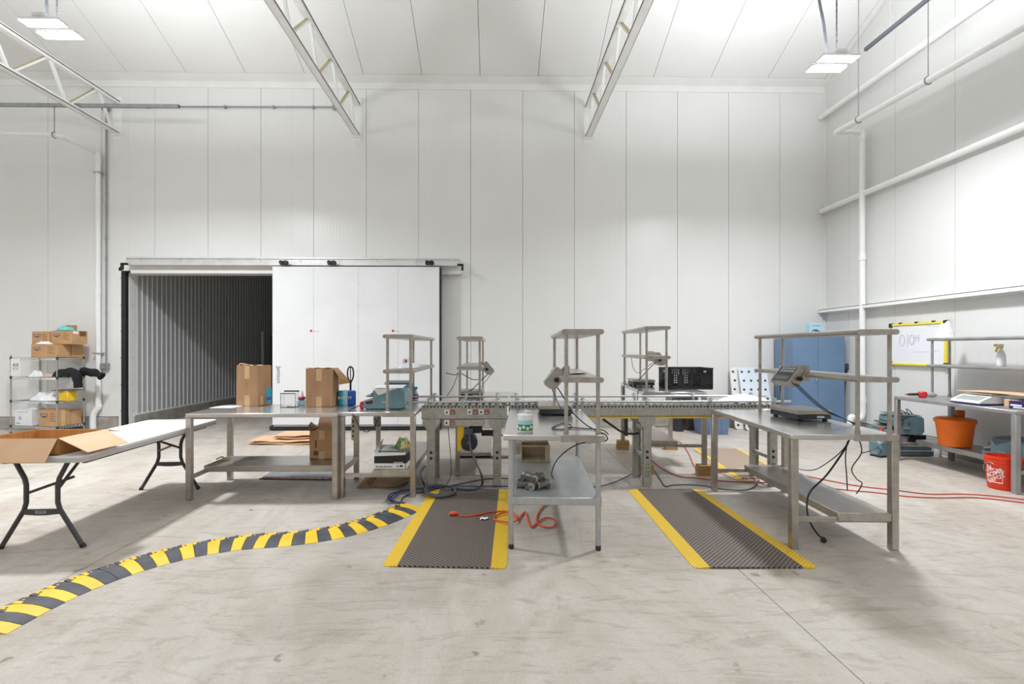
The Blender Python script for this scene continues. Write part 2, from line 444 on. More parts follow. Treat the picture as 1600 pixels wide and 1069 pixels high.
def stadium(w, h, seg=6):
    """flat section with round ends, centred"""
    r = h / 2; pts = []
    for k in range(seg + 1):
        a = -PI/2 + PI * k / seg; pts.append((w/2 - r + r*math.cos(a), r*math.sin(a)))
    for k in range(seg + 1):
        a = PI/2 + PI * k / seg; pts.append((-w/2 + r + r*math.cos(a), r*math.sin(a)))
    return pts
def cable(name, label, pts, r, m, cat='cable', n=6, group=None, parent=None):
    o = MB().tube(smooth_path(pts, n), r, 6).build(name, m, parent)
    if parent is None: tag(o, label, cat, group)
    return o
FACE_CAM = Matrix(((1,0,0,0),(0,0,-1,0),(0,1,0,0),(0,0,0,1)))   # text plane: reads facing -Y
# ------------------------------------------------------------------ room shell
YB, XR, XL, YF = 9.7, 6.65, -19.0, -8.0          # back, right, left, front walls
ZE, SL = 6.86, 0.42                               # eaves height at the back wall, roof slope
YR = 0.85                                         # ridge
def zceil(y): return ZE + SL * (YB - y) if y > YR else ZE + SL * (YB - YR) - SL * (YR - y)
JX = [-7.6, -2.94, 1.73]                          # saw-cut joints in the floor
fl = MB().box(XL - .2, XR + .3, YF - .2, YB + .3, -.15, -.012).build('floor', M_JOINT); struct(fl)
xs = [XL - .2] + JX + [XR + .3]
for a, c in zip(xs, xs[1:]):
    for y0, y1 in ((YF - .2, 1.9), (1.9, YB + .3)):
        MB().box(a + .003, c - .003, y0, y1 - (.0 if y1 > 3 else .0), -.013, 0.0).build('slab', M_FLOOR, fl, smooth=False)

# back wall: insulated panels, one object each, with the doorway cut out
OX0, OX1, OZ = -7.2, -4.0, 3.07
P0, PW, CURB = -2.556, 1.035, 0.235
wb = empty_struct('wall_back')
k0 = math.floor((XL - P0) / PW)
x = P0 + k0 * PW
while x < XR:
    a, c = max(x, XL) + .0025, min(x + PW, XR) - .0025
    segs = [(a, c, CURB)]
    if c > OX0 and a < OX1:
        segs = []
        if a < OX0: segs.append((a, OX0, CURB))
        segs.append((max(a, OX0), min(c, OX1), OZ))
        if c > OX1: segs.append((OX1, c, CURB))
    for (p, q, z) in segs:
        if q - p > .01: MB().box(p, q, YB, YB + .1, z, ZE + .3, b=.004).build('panel', M_WALLX, wb, smooth=False)
    x += PW
MB().box(XL, OX0, YB + .1, YB + .14, 0, ZE + .3).box(OX1, XR + .2, YB + .1, YB + .14, 0, ZE + .3).box(OX0, OX1, YB + .1, YB + .14, OZ, ZE + .3).build('backing', M_JOINT, wb, smooth=False)
bb = MB().box(XL, OX0 - .02, YB - .03, YB + .14, 0, CURB - .012, b=.008).box(OX1, XR, YB - .03, YB + .14, 0, CURB - .012, b=.008).build('baseboard_back', M_CURB); struct(bb)

# right wall with sloped panel tops
wr = empty_struct('wall_right')
y = 9.03 - 1.05 * 17
while y < YB:
    a, c = max(y, YF) + .0025, min(y + 1.05, YB) - .0025
    if c > a + .02:
        zt = lambda t: zceil(t) + .25
        M_ = [(a, CURB), (c, CURB), (c, zt(c)), (a, zt(a))]
        MB().prism(M_, XR, XR + .1, plane='yz').build('panel', M_WALLY, wr, smooth=False)
    y += 1.05
MB().prism([(YF, 0), (YB + .1, 0), (YB + .1, zceil(YB) + .2), (YR, zceil(YR) + .2), (YF, zceil(YF) + .2)], XR + .1, XR + .14, plane='yz').build('backing', M_JOINT, wr, smooth=False)
br = MB().box(XR - .03, XR + .1, YF, YB - .03, 0, CURB - .012, b=.008).build('baseboard_right', M_CURB); struct(br)
o = MB().prism([(YF, 0), (YB + .1, 0), (YB + .1, zceil(YB) + .2), (YR, zceil(YR) + .2), (YF, zceil(YF) + .2)], XL - .1, XL, plane='yz').build('wall_left', M_WALLY, smooth=False); struct(o)
o = MB().box(XL - .1, XR + .1, YF - .1, YF, 0, zceil(YF) + .2).build('wall_front', M_WALLX, smooth=False); struct(o)

# ceiling: long panels up the two slopes
ce = empty_struct('ceiling')
CP0, CPW = -2.57, 1.138
x = CP0 + CPW * math.floor((XL - CP0) / CPW)
while x < XR:
    a, c = max(x, XL) + .004, min(x + CPW, XR) - .004
    MB().prism([(YB, zceil(YB)), (YB, zceil(YB) + .12), (YR + .003, zceil(YR) + .12), (YR + .003, zceil(YR))], a, c, plane='yz').build('panel', M_CEIL, ce, smooth=False)
    MB().prism([(YF, zceil(YF)), (YF, zceil(YF) + .12), (YR, zceil(YR) + .12), (YR, zceil(YR))], a, c, plane='yz').build('panel', M_CEIL, ce, smooth=False)
    x += CPW
MB().prism([(YB, zceil(YB) + .12), (YB, zceil(YB) + .16), (YR, zceil(YR) + .16), (YF, zceil(YF) + .16), (YF, zceil(YF) + .12), (YR, zceil(YR) + .12)], XL, XR + .2, plane='yz').build('backing', M_JOINT, ce, smooth=False)
o = MB().prism([(YB - .012, 6.715), (YB, 6.715), (YB, ZE), (YB - .16, ZE + .06), (YB - .16, ZE + .052), (YB - .012, ZE - .02)], XL, XR, plane='yz').build('trim_1', M_TRIM, smooth=False); struct(o)
o = MB().box(XR - .02, XR, YB - .02, YB, CURB, ZE, b=.002).build('trim_2', M_TRIM, smooth=False); struct(o)
# girts along the right wall
for i, z in enumerate((2.32, 4.33, 6.22)):
    m_ = MB()
    if i == 0: m_.box(XR - .15, XR - .012, -7.9, YB - .02, z + .02, z + .03).box(XR - .15, XR - .14, -7.9, YB - .02, z - .03, z + .03).box(XR - .012, XR - .001, -7.9, YB - .02, z - .05, z + .03)
    else: m_.tube([(XR - .10, -7.9, z), (XR - .10, YB - .02, z)], .05, 14)
    o = m_.build('trim_%d' % (3 + i), M_PVC, smooth=(i > 0)); struct(o)

# cold room behind the doorway
cr = empty_struct('wall_cold_room')
CXL, CY1, CX1, CZ = OX0, 17.5, -1.0, 4.2
MB().box(CXL - .1, CXL, YB + .14, CY1, CURB, CZ).build('panel', M_COLDWALL, cr, smooth=False)
rb = MB(); yy = YB + .2
while yy < CY1:
    rb.prism([(CXL, yy), (CXL + .012, yy + .012), (CXL + .012, yy + .04), (CXL, yy + .052)], CURB, CZ); yy += .146
rb = rb.build('rib', M_COLDRIB, cr, smooth=False); rb['kind'] = 'stuff'
MB().box(CXL - .1, CX1, CY1, CY1 + .1, 0, CZ).build('panel', M_COLDWALL, cr, smooth=False)
MB().box(CX1, CX1 + .1, YB + .14, CY1, 0, CZ).build('panel', M_COLDWALL, cr, smooth=False)
MB().box(CXL, CXL + .03, YB + .12, CY1, 0, CURB - .01, b=.006).build('curb', M_CURB, cr, smooth=False)
MB().box(CXL, CXL + .02, YB + .12, CY1, CURB, CURB + .03, b=.004).build('bottom_rail', M_TRIM, cr, smooth=False)
o = MB().box(CXL - .2, CX1 + .1, YB + .14, CY1 + .1, CZ, CZ + .1).build('ceiling_cold_room', M_COLDWALL, smooth=False); struct(o)
o = MB().box(CXL - .2, CX1 + .1, YB + .3, CY1 + .1, -.1, 0).build('floor_cold_room', M_FLOOR, smooth=False); struct(o)

# doorway: jambs, black gasket, header
df = empty_struct('trim_6')
MB().box(OX0 - .16, OX0 - .085, YB - .05, YB, 0, OZ + .1, b=.005).box(OX0 - .16, OX1 + .1, YB - .05, YB, OZ + .02, OZ + .12, b=.005).build('casing', M_TRIM, df, smooth=False)
MB().box(OX0 - .085, OX0, YB - .09, YB, 0, OZ + .02, b=.006).box(OX0 - .085, OX1, YB - .07, YB, OZ, OZ + .02, b=.004).build('gasket', M_RUBBER, df, smooth=False)
MB().box(OX0 - .001, OX0 + .008, YB - .0, YB + .2, 0, OZ).box(OX0, OX1, YB, YB + .2, OZ - .03, OZ).build('jamb', M_TRIM, df, smooth=False)
sc_ = MB()
for i in range(6):
    z = .35 + i * .52
    sc_.cyl((OX0 + .008, YB + .1, z), (OX0 + .014, YB + .1, z), .011, 8)
    sc_.cyl((OX0 - .12, YB - .05, z), (OX0 - .12, YB - .056, z), .011, 8)
sc_.build('screw', M_GALV, df)['kind'] = 'stuff'

# sliding door leaf
d1 = empty_struct('door_1')
YD = 9.36
DX0 = VY(425.5, 545, YD).x; DX1 = VY(686.5, 545, YD).x
DZ1 = VY(600, 417, YD).z; DZ0 = .06
cuts = [DX0, VY(490, 545, YD).x, VY(560, 545, YD).x, VY(622, 545, YD).x, DX1]
for a, c in zip(cuts, cuts[1:]):
    MB().box(a + .0012, c - .0012, YD, YD + .12, DZ0 + .06, DZ1, b=.003).build('leaf_panel', M_DOOR, d1, smooth=False)
MB().box(DX0 + .01, DX1 - .01, YD + .02, YD + .13, DZ0 + .02, DZ0 + .07, b=.004).build('bottom_rail', M_GALV, d1, smooth=False)
MB().box(DX0 - .07, DX1, YD + .03, YD + .16, .012, DZ0 + .03, b=.008).box(DX1, DX1 + .03, YD + .01, YD + .16, .02, DZ1, b=.006).build('gasket', M_RUBBER, d1, smooth=False)
sm = MB()
for i in range(7): 
    for dx in (-.02, .02): sm.cyl((cuts[2] + dx, YD, .3 + i * .42), (cuts[2] + dx, YD - .004, .3 + i * .42), .006, 6)
sm.build('rivet', M_GALV, d1)['kind'] = 'stuff'
for px in (486, 614):
    p = VY(px, 517, YD)
    MB().cyl((p.x, YD, p.z), (p.x, YD - .006, p.z), .022, 12).build('red_dot_sticker', M_RED, d1)
    MB().box(p.x + .03, p.x + .15, YD - .0015, YD, p.z - .012, p.z - .007).build('printed_line', M_RED, d1, smooth=False)
text('Jamison', .105, 'door_lettering', M_INK, d1, TR(VY(435.5, 585, YD).x, YD - .002, VY(435, 586, YD).z) @ FACE_CAM @ RZ(-PI/2), sx=1.0)
YT = YD - .05
for px in (443, 518, 671):
    p = VY(px, 410, YT); w = empty_struct('hanger') ; del w['kind']; w.parent = d1; w.location = p
    MB().box(-.085, .085, .0, .045, -.05, .035, b=.02).build('bracket', M_DARK, w)
    for s_ in (-.042, .042): MB().cyl((s_, -.03, 0), (s_, .0, 0), .036, 16).cyl((s_, -.036, 0), (s_, -.03, 0), .016, 8).build('roller_wheel', M_BLACK, w)

# track over the door
tk = thing('door_track', 'long silver overhead track carrying the sliding white door', 'track', (0, 0, 0))
TX0, TX1 = VY(197, 405, 9.45).x, VY(718, 405, 9.45).x
z1 = VY(500, 402.5, 9.45).z; z0 = VY(500, 415, 9.45).z; zb = VY(500, 427, 9.5).z
MB().prism([(9.42, z0 + .045), (9.46, z0 + .045), (9.46, z1 - .03), (9.44, z1 - .03), (9.44, z1), (9.7, z1), (9.7, z0 + .02), (9.5, z0 + .02), (9.5, z0 - .0), (9.42, z0 - .0)], TX0, TX1, plane='yz').build('rail', M_TRACK, tk, smooth=False)
MB().box(TX0 + .0, TX1 + .03, 9.56, 9.7, zb, z0 + .03, b=.004).build('backing_board', M_TRIM, tk, smooth=False)
bl = MB()
for i in range(9): bl.cyl((TX0 + .3 + i * .75, 9.42, z0 + .1), (TX0 + .3 + i * .75, 9.412, z0 + .1), .014, 8)
bl.build('bolt', M_GALV, tk)['kind'] = 'stuff'
for xx, s_ in ((TX0 - .03, 1), (TX1 - .02, -1)):
    MB().box(xx - .02, xx + .1 * 1, 9.36, 9.42, z0 - .01, z0 + .03, b=.01).box(xx + (.0 if s_ > 0 else .08) - .02, xx + (.0 if s_ > 0 else .08) + .02, 9.36, 9.42, z0 - .1, z0 + .01, b=.01).build('end_stop', M_BLACK, tk, smooth=False)

# ------------------------------------------------------------------ roof trusses
def truss(x, label):
    t = thing('roof_truss', label, 'truss', (x, YB, 0), 0, 'white roof trusses')
    zb_, zt_ = 5.80, 6.42
    L_ = 16.5
    for nm, z in (('bottom_chord', zb_), ('top_chord', zt_)):
        m_ = MB()
        m_.box(-.062, .062, -L_, -.004, z - .008, z + .004)
        if z < 6: m_.box(-.03, .03, -L_, -.004, z, z + .06)
        else: m_.box(-.05, .05, -L_, -.004, z - .05, z)
        for s_ in (-1, 1): m_.box(s_ * .062, s_ * .056, -L_, -.004, z - .008, z + .02)
        m_.build(nm, M_TRUSS, t, smooth=False)
    n = 16; st = 1.0
    for i in range(n):
        y0 = -.15 - i * st
        MB().bar((0, y0, zb_ + .02), (0, y0 - st * .30, zt_ - .02), .04, .04).build('web', M_TRUSS, t, smooth=False)
        MB().bar((0, y0 - st * .36, zt_ - .02), (0, y0 - st * .95, zb_ + .02), .05, .03).bar((0, y0 - st * .36 - .016, zt_ - .014), (0, y0 - st * .95 - .016, zb_ + .034), .046, .012, mat=1).build('web', [M_TRUSS, M_TRUSSIN], t, smooth=False)
    MB().box(-.09, .09, -.006, 0, zb_ - .12, zt_ + .1).build('wall_plate', M_TRUSS, t, smooth=False)
    MB().box(-.09, .09, -.03, 0, zb_ - .05, zb_ + .03, b=.004).build('seat_angle', M_TRUSS, t, smooth=False)
    return t
truss(-7.42, 'white open-web roof truss over the doorway, partly behind the left lamp')
truss(-2.74, 'white open-web roof truss above the middle of the sliding door')
truss(1.86, 'white open-web roof truss right of centre, over the weighing benches')

# ------------------------------------------------------------------ lamps
def lamp(i, loc):
    if i > 1:
        for dy in (-.11, .11): area(loc, dy)
        return
    t = thing('high_bay_lamp', ('glaring twin-panel LED lamp hanging in front of the left truss', 'glaring twin-panel LED lamp hanging before the right wall')[i], 'lamp', loc, 0, 'hanging LED lamps')
    MB().box(-.07, .07, -.19, .19, .03, .09, b=.015).build('driver_housing', M_WHITE, t, smooth=False)
    for dy in (-.11, .11):
        h = MB().box(-.23, .23, dy - .075, dy + .075, 0, .03, b=.008).build('light_head', M_WHITE, t, smooth=False)
        MB().box(-.22, .22, dy - .066, dy + .066, -.004, .0).build('led_panel', M_LED, h, smooth=False)
        area(loc, dy)
    ztop = zceil(loc[1]) - .13
    MB().tube(smooth_path([(-.05, .0, .08), (-.09, .02, .5), (-.16, .05, 1.2), (-.13, .1, ztop - loc[2])], 6), .016, 6).build('power_cable', M_DARK, t)
    ch = MB(); zz = .09
    while zz < ztop - loc[2]:
        ch.box(.055, .06, -.012, .012, zz, zz + .045).box(.048, .067, -.003, .003, zz + .03, zz + .075); zz += .075
    ch.build('chain', M_STRUT, t, smooth=False)
def area(loc, dy):
    d = bpy.data.lights.new('lamp_light', 'AREA'); d.shape = 'RECTANGLE'; d.size = .44; d.size_y = .13
    d.energy = LAMP_POWER * (REAR if loc[1] < 0 else (0.78 if loc[0] > 0 else (1.1 if loc[0] > -10 else 0.7))); d.spread = math.radians(155); d.color = (0.935, 0.967, 1.0)
    o = bpy.data.objects.new('lamp_light', d); COL.objects.link(o); o.location = (loc[0], loc[1] + dy, loc[2] - .012)
    if dy > 0:                                   # added upward fill, wider than the fixture, to brighten ceiling and walls
        u = bpy.data.lights.new('ceiling_fill', 'AREA'); u.shape = 'RECTANGLE'; u.size = 1.3; u.size_y = 1.3
        u.energy = LAMP_POWER * CEIL_FILL; u.color = (0.935, 0.967, 1.0)
        o = bpy.data.objects.new('ceiling_fill', u); COL.objects.link(o); o.location = (loc[0], loc[1], loc[2] + .11); o.rotation_euler = (PI, 0, 0)
for i, l in enumerate(LAMPS): lamp(i, l)

# ------------------------------------------------------------------ pipes and conduits on the walls
# left white drain pipe
yv = YB - .07
pl = thing('drain_pipe', 'white drain pipe with a sloped offset and drop beside the wire shelving', 'pipe', (0, 0, 0))
a = VY(153.5, 243, yv); e0 = VY(85, 211, 8.78)
zt = e0.z
pts = [(e0.x - 6, 8.78, zt + .04), (e0.x, 8.78, zt)]
MB().tube([pts[0], pts[1], (e0.x + .1, 8.82, zt - .02), (a.x - .04, yv - .05, a.z + .07), (a.x, yv, a.z + .02), (a.x, yv, a.z - .08)], .042, 12).build('horizontal_run', M_PVC, pl)
b0 = VY(153, 632, yv)
MB().tube([(a.x, yv, a.z - .08), (a.x, yv, b0.z)], .045, 12).build('riser', M_PVC, pl)
MB().tube(smooth_path([(a.x, yv, b0.z), (a.x, yv, b0.z - .06), (a.x - .08, yv - .02, b0.z - .2), (a.x - .085, yv - .02, .005)], 4), .055, 12).build('offset_boot', M_PVC, pl)
for z in (a.z - .1, b0.z + 2.2, b0.z + .02): MB().cyl((a.x, yv, z - .05), (a.x, yv, z + .05), .052, 12).build('coupling', M_PVC, pl)
for z in (VY(150, 270, yv).z, VY(150, 552, yv).z):
    MB().box(a.x - .07, a.x + .07, yv - .055, yv + .07, z - .01, z + .01).build('pipe_clamp', M_GALV, pl, smooth=False)
MB().tube([(e0.x, 8.78, zt + .04), (e0.x, 8.78, 5.86)], .008, 6).tube([(e0.x, 8.78 + .05 * math.cos(t), zt + .05 * math.sin(t)) for t in [k * PI / 8 for k in range(17)]], .009, 6).build('hanger_rod', M_CONDUIT, pl)
st = thing('strut_channel', 'grey strut channel running along under the left truss', 'channel', (0, 0, 0))
zs = 5.86; x1 = VY(280, 173, 8.78).x
MB().box(-15, x1, 8.76, 8.80, zs, zs + .06).build('channel', M_STRUT if False else M_CONDUIT, st, smooth=False)
MB().box(x1, x1 + .006, 8.765, 8.795, zs + .008, zs + .052).build('end_cap', M_BLACK, st, smooth=False)
for x_ in (-12.0,): MB().tube([(x_, 8.78, zs + .06), (x_, 8.78, zceil(8.78) if x_ != -7.42 else 6.4)], .006, 6).build('hanger_rod', M_CONDUIT, st)
# grey conduit drop with box
cd = thing('conduit_drop', 'thin grey conduit dropping from a box under the truss to a wall box', 'conduit', (0, 0, 0))
t1 = VY(166, 168, YB - .03); t0 = VY(166, 568, YB - .03)
MB().tube([t1, t0], .015, 8).build('conduit', M_CONDUIT, cd)
MB().cbox(t1, (.13, .1, .13), b=.01).build('junction_box', M_CONDUIT, cd, smooth=False)
bx = VY(163.5, 572.5, YB - .04)
MB().cbox(bx, (.16, .09, .13), b=.012).build('outlet_box', M_CONDUIT, cd, smooth=False)
MB().cyl((bx.x - .03, bx.y - .045, bx.z), (bx.x - .03, bx.y - .055, bx.z), .025, 10).cyl((bx.x + .02, bx.y - .045, bx.z - .03), (bx.x + .02, bx.y - .09, bx.z - .03), .02, 10).build('switch', M_GALV, cd)
for z in (3.7, 3.3): MB().cyl((t1.x, t1.y, z), (t1.x, t1.y, z + .09), .02, 8).build('coupling', M_CONDUIT, cd)
cw = thing('wall_conduit', 'thin grey conduit running level along the wall between two trusses', 'conduit', (0, 0, 0))
q0 = VY(178, 166.5, YB - .03); q1 = VY(524, 167, YB - .03)
MB().tube([q0, q1], .014, 8).build('conduit', M_CONDUIT, cw)
MB().cbox(q1 + Vector((.03, 0, 0)), (.15, .09, .11), b=.01).build('junction_box', M_CONDUIT, cw, smooth=False)
for f_ in (.15, .5, .72, .9):
    p = q0.lerp(q1, f_); MB().box(p.x - .02, p.x + .02, p.y - .02, YB, p.z - .03, p.z + .02).build('strap', M_CONDUIT, cw, smooth=False)
# right white pipe
xv, yv2 = XR - .12, 8.55
pr = thing('drain_pipe', 'white pipe sloping along the right wall, then dropping past the blue cabinet', 'pipe', (0, 0, 0))
top = VY(1356, 209, yv2); top = Vector((xv, yv2 - .0, top.z))
hz = VY(1308, 206, yv2)
MB().tube([(hz.x + .0, 2.0, hz.z - .33), (hz.x, yv2, hz.z)], .048, 12).build('sloped_run', M_PVC, pr)
MB().tube([(hz.x - .03, yv2, hz.z), (xv, yv2, hz.z - .01)], .045, 12).build('cross_run', M_PVC, pr)
MB().tube([(xv, yv2, hz.z + .03), (xv, yv2, .62)], .048, 12).build('riser', M_PVC, pr)
MB().tube(smooth_path([(xv, yv2, .62), (xv, yv2, .42), (xv - .05, yv2, .33), (xv - .14, yv2, .33), (xv - .19, yv2, .36), (xv - .22, yv2, .30), (xv - .22, yv2, .01)], 5), .05, 12).build('trap', M_PVC, pr)
for z in (hz.z - .1, 3.2, .66): MB().cyl((xv, yv2, z - .06), (xv, yv2, z + .06), .056, 12).build('coupling', M_PVC, pr)
for yy in (8.04, 6.73):
    z = hz.z - .33 * (yv2 - yy) / (yv2 - 2)
    MB().tube([(hz.x, yy, z + .06), (hz.x, yy, zceil(yy))], .007, 6).tube([(hz.x + .056 * math.cos(t), yy, z + .056 * math.sin(t)) for t in [k * PI / 8 for k in range(17)]], .008, 6).build('hanger', M_CONDUIT, pr)
sx_ = thing('strut_channel', 'dark strut channel high at the right, running toward the right lamp', 'channel', (0, 0, 0))
sp = VY(1352, 78, 6.75)
MB().box(sp.x - .02, sp.x + .02, 1.5, 6.75, sp.z - .02, sp.z + .025).build('channel', M_STRUT, sx_, smooth=False)
for yy in (6.3, 4.4, 2.4): MB().tube([(sp.x, yy, sp.z + .02), (sp.x, yy, zceil(yy))], .006, 6).build('hanger_rod', M_CONDUIT, sx_)
# ------------------------------------------------------------------ stainless work benches
def bench(label, loc, rz, L_=1.6, W=.82, z0=0.0, over=True, style='square', m=None, top=None, shelf=(.36, .77), group='stainless work benches', riser=None):
    """local frame: x along the long side, y towards the side that carries the shelf riser"""
    m = m or M_STEEL; top = top or M_STEELTOP
    t = thing('work_bench', label, 'work bench', (loc[0], loc[1], z0), rz, group)
    HT = .90
    tp = MB().box(0, L_, 0, W, HT - .042, HT, b=.006)
    tp.build('tabletop', top, t)
    if style == 'square':
        for x in (.0, L_ - .058):
            for y in (.0, W - .058):
                MB().box(x + .001, x + .057, y + .001, y + .057, .0, HT - .042, b=.004).build('leg', m, t)
        for x in (.012, L_ - .047):
            MB().box(x, x + .03, .057, W - .057, .21, .25, b=.003).build('end_rail', m, t)
        s0, s1 = shelf
        MB().box(.012, L_ - .004, s0, s1, .222, .29, b=.005).build('lower_shelf', m, t)
    else:
        for x in (.05, L_ - .05):
            for y in (.06, W - .05):
                lg = MB().cyl((x, y, .04), (x, y, HT - .04), .021, 14)
                lg.build('leg', m, t)
                MB().lathe([(.018, 0), (.022, .006), (.022, .03), (.016, .045)], (x, y, 0), 12).build('adjustable_foot', M_DARK, t)
                MB().cyl((x, y, .345), (x, y, .42), .027, 12).build('shelf_collar', m, t)
        MB().box(.03, L_ - .03, .055, W - .045, .35, .41, b=.006).build('lower_shelf', m, t)
        for y in (.1, W - .14): MB().box(.06, L_ - .06, y, y + .04, HT - .075, HT - .042).build('top_brace', m, t)
    if over:
        m = riser or m
        py = (W - .30, W - .055)
        for x in (.03, L_ - .03):
            for y in py: MB().cyl((x, y, HT - .0), (x, y, HT + .80), .0155, 12).build('post', m, t)
            MB().box(x - .034 if x < .5 else x + .024, x - .024 if x < .5 else x + .034, W - .345, W - .01, HT - .05, HT + .004, b=.003).build('post_bracket', m, t)
            for y in py: MB().cyl((x, y, HT), (x, y, HT + .03), .021, 12).build('post_socket', m, t)
        st = stadium(.325, .042)
        for nm, z in (('middle_shelf', HT + .43), ('upper_shelf', HT + .80)):
            MB().prism([(u + W - .178, v + z) for u, v in st], -.02, L_ + .02, plane='yz').build(nm, m, t)
    return t
def along(n, f):
    """bench whose near short end starts at n and whose long side runs to f: (origin, angle) with the riser on the right"""
    d = Vector((f.x - n.x, f.y - n.y, 0)); d.normalize()
    return d
# bench A, right foreground
nA, fA = G(1237, 859), G(1113, 768); dA = along(nA, fA)
oA = nA + dA * 1.6
BA = bench('large stainless bench in the right foreground, its near leg on the right floor mat', oA, math.atan2(-dA.y, -dA.x), W=.825)
nD = G(531, 778)
BD = bench('stainless bench left of the roller conveyor, holding the teal tape machine', (nD.x, nD.y + 1.6), -PI/2 - .01, W=.81)
nC, fC = G(289, 783), G(528.5, 781)
BC = bench('long bare-topped stainless bench with two tall cartons on it', (nC.x, nC.y), math.atan2(fC.y - nC.y, fC.x - nC.x) * .5, L_=1.56, W=.84, over=False, shelf=(.30, .79))
nB = G(786, 684, .88); 
BB = bench('bench on round galvanised legs in the centre, over the left floor mat', (nB.x + .10, nB.y + 1.6), -PI/2 - .062, W=.79, style='round', m=M_GALV, riser=M_STEEL)
BE = bench('stainless bench behind the left conveyor section, near the sliding door', (.31, 5.99), PI/2, W=.80)
BF = bench('stainless bench behind the right conveyor section, raised on timber blocks', (2.63, 5.99), PI/2 - .085, W=.79, z0=.13)
BG = bench('grey steel bench standing along the right wall', (5.625, 6.78), -PI/2 - .015, L_=1.64, W=.82, m=M_GREYSTEEL, top=M_GREYSTEEL, shelf=(.30, .78))
def at(b, x, y, z=0.0): return wm(b) @ Vector((x, y, z))
# timber blocks under bench F
bl_lab = {(0, 0): 'timber block under the near right leg of the raised bench', (1, 0): 'timber block under the far right leg of the raised bench',
          (0, 1): 'timber block beside the conveyor leg, under the raised bench', (1, 1): 'timber block under the far left leg of the raised bench'}
for (i, j), lb in bl_lab.items():
    p = at(BF, .025 + i * 1.55, .025 + j * .74)
    w = thing('timber_block', lb, 'block', (p.x, p.y, 0), random.uniform(-.2, .2), 'timber blocks under the raised bench')
    MB().box(-.095, .095, -.07, .07, 0, .062, b=.004).build('timber_offcut', M_WOOD, w, smooth=False)
    MB().box(-.09, .1, -.072, .068, .063, .129, b=.004).build('timber_offcut', M_WOOD, w, smooth=False)

# ------------------------------------------------------------------ roller conveyors
YC0, YC1 = 5.5, 5.93
def conveyor(label, x0, x1, leg_x, left):
    t = thing('roller_conveyor', label, 'conveyor', (0, 0, 0), 0, 'roller conveyor sections')
    zb, zt = (.775 if left else .80), .925
    for y, s_ in ((YC0, 1), (YC1, -1)):
        m_ = MB().box(x0, x1, y, y + s_ * .005, zb, zt).box(x0, x1, y, y + s_ * .035, zb, zb + .005).box(x0, x1, y, y + s_ * .03, zt - .004, zt)
        m_.build('side_rail', M_FRAME, t, smooth=False)
    hb = MB(); n = 0
    x = x0 + .03
    while x < x1 - .02:
        hb.cyl((x, YC0 - .002, zt - .014), (x, YC0, zt - .014), .0095, 6); x += .039
    for xx in ([x0 + .12 + .42 * k for k in range(8)] if not left else [x0 + .1, x0 + .35, x0 + .6, x0 + .85]):
        if xx < x1 - .05:
            for dz in (.03, .062): hb.cyl((xx, YC0 - .002, zb + dz), (xx, YC0, zb + dz), .005, 6); hb.cyl((xx + .04, YC0 - .002, zb + dz), (xx + .04, YC0, zb + dz), .005, 6)
    h_ = hb.build('bolt_holes', M_BLACK, t, smooth=False); h_['kind'] = 'stuff'
    x = x0 + .04; proto = None
    while x < x1 - .03:
        if proto is None:
            proto = MB().cyl((0, YC0 + .012, 0), (0, YC1 - .012, 0), .0245, 14).cyl((0, YC0 + .004, 0), (0, YC1 - .004, 0), .007, 6).build('roller', M_ROLLER, t); o = proto
        else:
            o = proto.copy(); COL.objects.link(o); o.parent = t
        o.location = (x, 0, .921); x += .0765
    # legs: folded plates with a wide gusset at the top
    for lx in leg_x:
        for y, s_ in ((YC0 - .004, 1), (YC1 + .004, -1)):
            g = MB().prism([(lx - .098, zb), (lx + .098, zb), (lx + .098, zb - .05), (lx + .047, zb - .12), (lx + .047, .005), (lx - .047, .005), (lx - .047, zb - .12), (lx - .098, zb - .05)], y, y + s_ * .004, plane='xz')
            for sx in (-.047, .044): g.box(lx + sx, lx + sx + .003, y, y + s_ * .045, .005, zb - .1)
            g.box(lx - .05, lx + .05, y, y + s_ * .06, 0, .006)
            leg = g.build('leg', M_FRAME, t, smooth=False)
            hl = MB()
            for z in (.40, .335):
                hl.cyl((lx, y - s_ * .002, z), (lx, y, z), .018, 10)
            for k in range(4):
                z = .13 + k * .042
                for dx in (-.014, .014): hl.bar((lx + dx - .011, y - s_ * .001, z - .011), (lx + dx + .011, y - s_ * .001, z + .011), .002, .011, up=(0, 1, 0))
            hl.build('adjustment_slots', M_DARK, leg, smooth=False)['kind'] = 'stuff'
        for z in (.30, .62):
            MB().box(lx - .02, lx + .02, YC0 + .04, YC1 - .04, z, z + .04).build('cross_brace', M_FRAME, t, smooth=False)
    # guide rails
    gx0, gx1 = (x0 - .16, x1 + .02) if left else (x0 + .02, x1 + .08)
    for y, z in ((YC0 - .035, .972), (YC1 + .035, .985)):
        MB().cyl((gx0, y, z), (gx1, y, z), .0125, 10).cyl((gx0, y, z + .0), (gx0 - .006, y, z), .009, 10).build('guide_rail', M_ROLLER, t)
        k = max(2, int((x1 - x0) / .75))
        for i in range(k + 1):
            xx = x0 + .09 + (x1 - x0 - .2) * i / k
            s_ = 1 if y < 5.7 else -1
            b_ = MB().box(xx - .018, xx + .018, y - .018, y + .018, z - .02, z + .022, b=.006).box(xx - .012, xx + .012, y - s_ * .0 + s_ * .012, y + s_ * .035, .90, z, b=.002)
            b_.cyl((xx, y, z + .02), (xx, y, z + .045), .014, 8).cyl((xx - .03, y, z + .03), (xx + .03, y, z + .03), .006, 6)
            b_.build('guide_clamp', M_GALV, t)
    return t
CVL = conveyor('short motorised conveyor section with warning stickers on its near face', -.83, .135, (-.722, .022), True)
CVR = conveyor('long roller conveyor section edged with a yellow strip underneath', .165, 3.27, (1.725, 3.17), False)
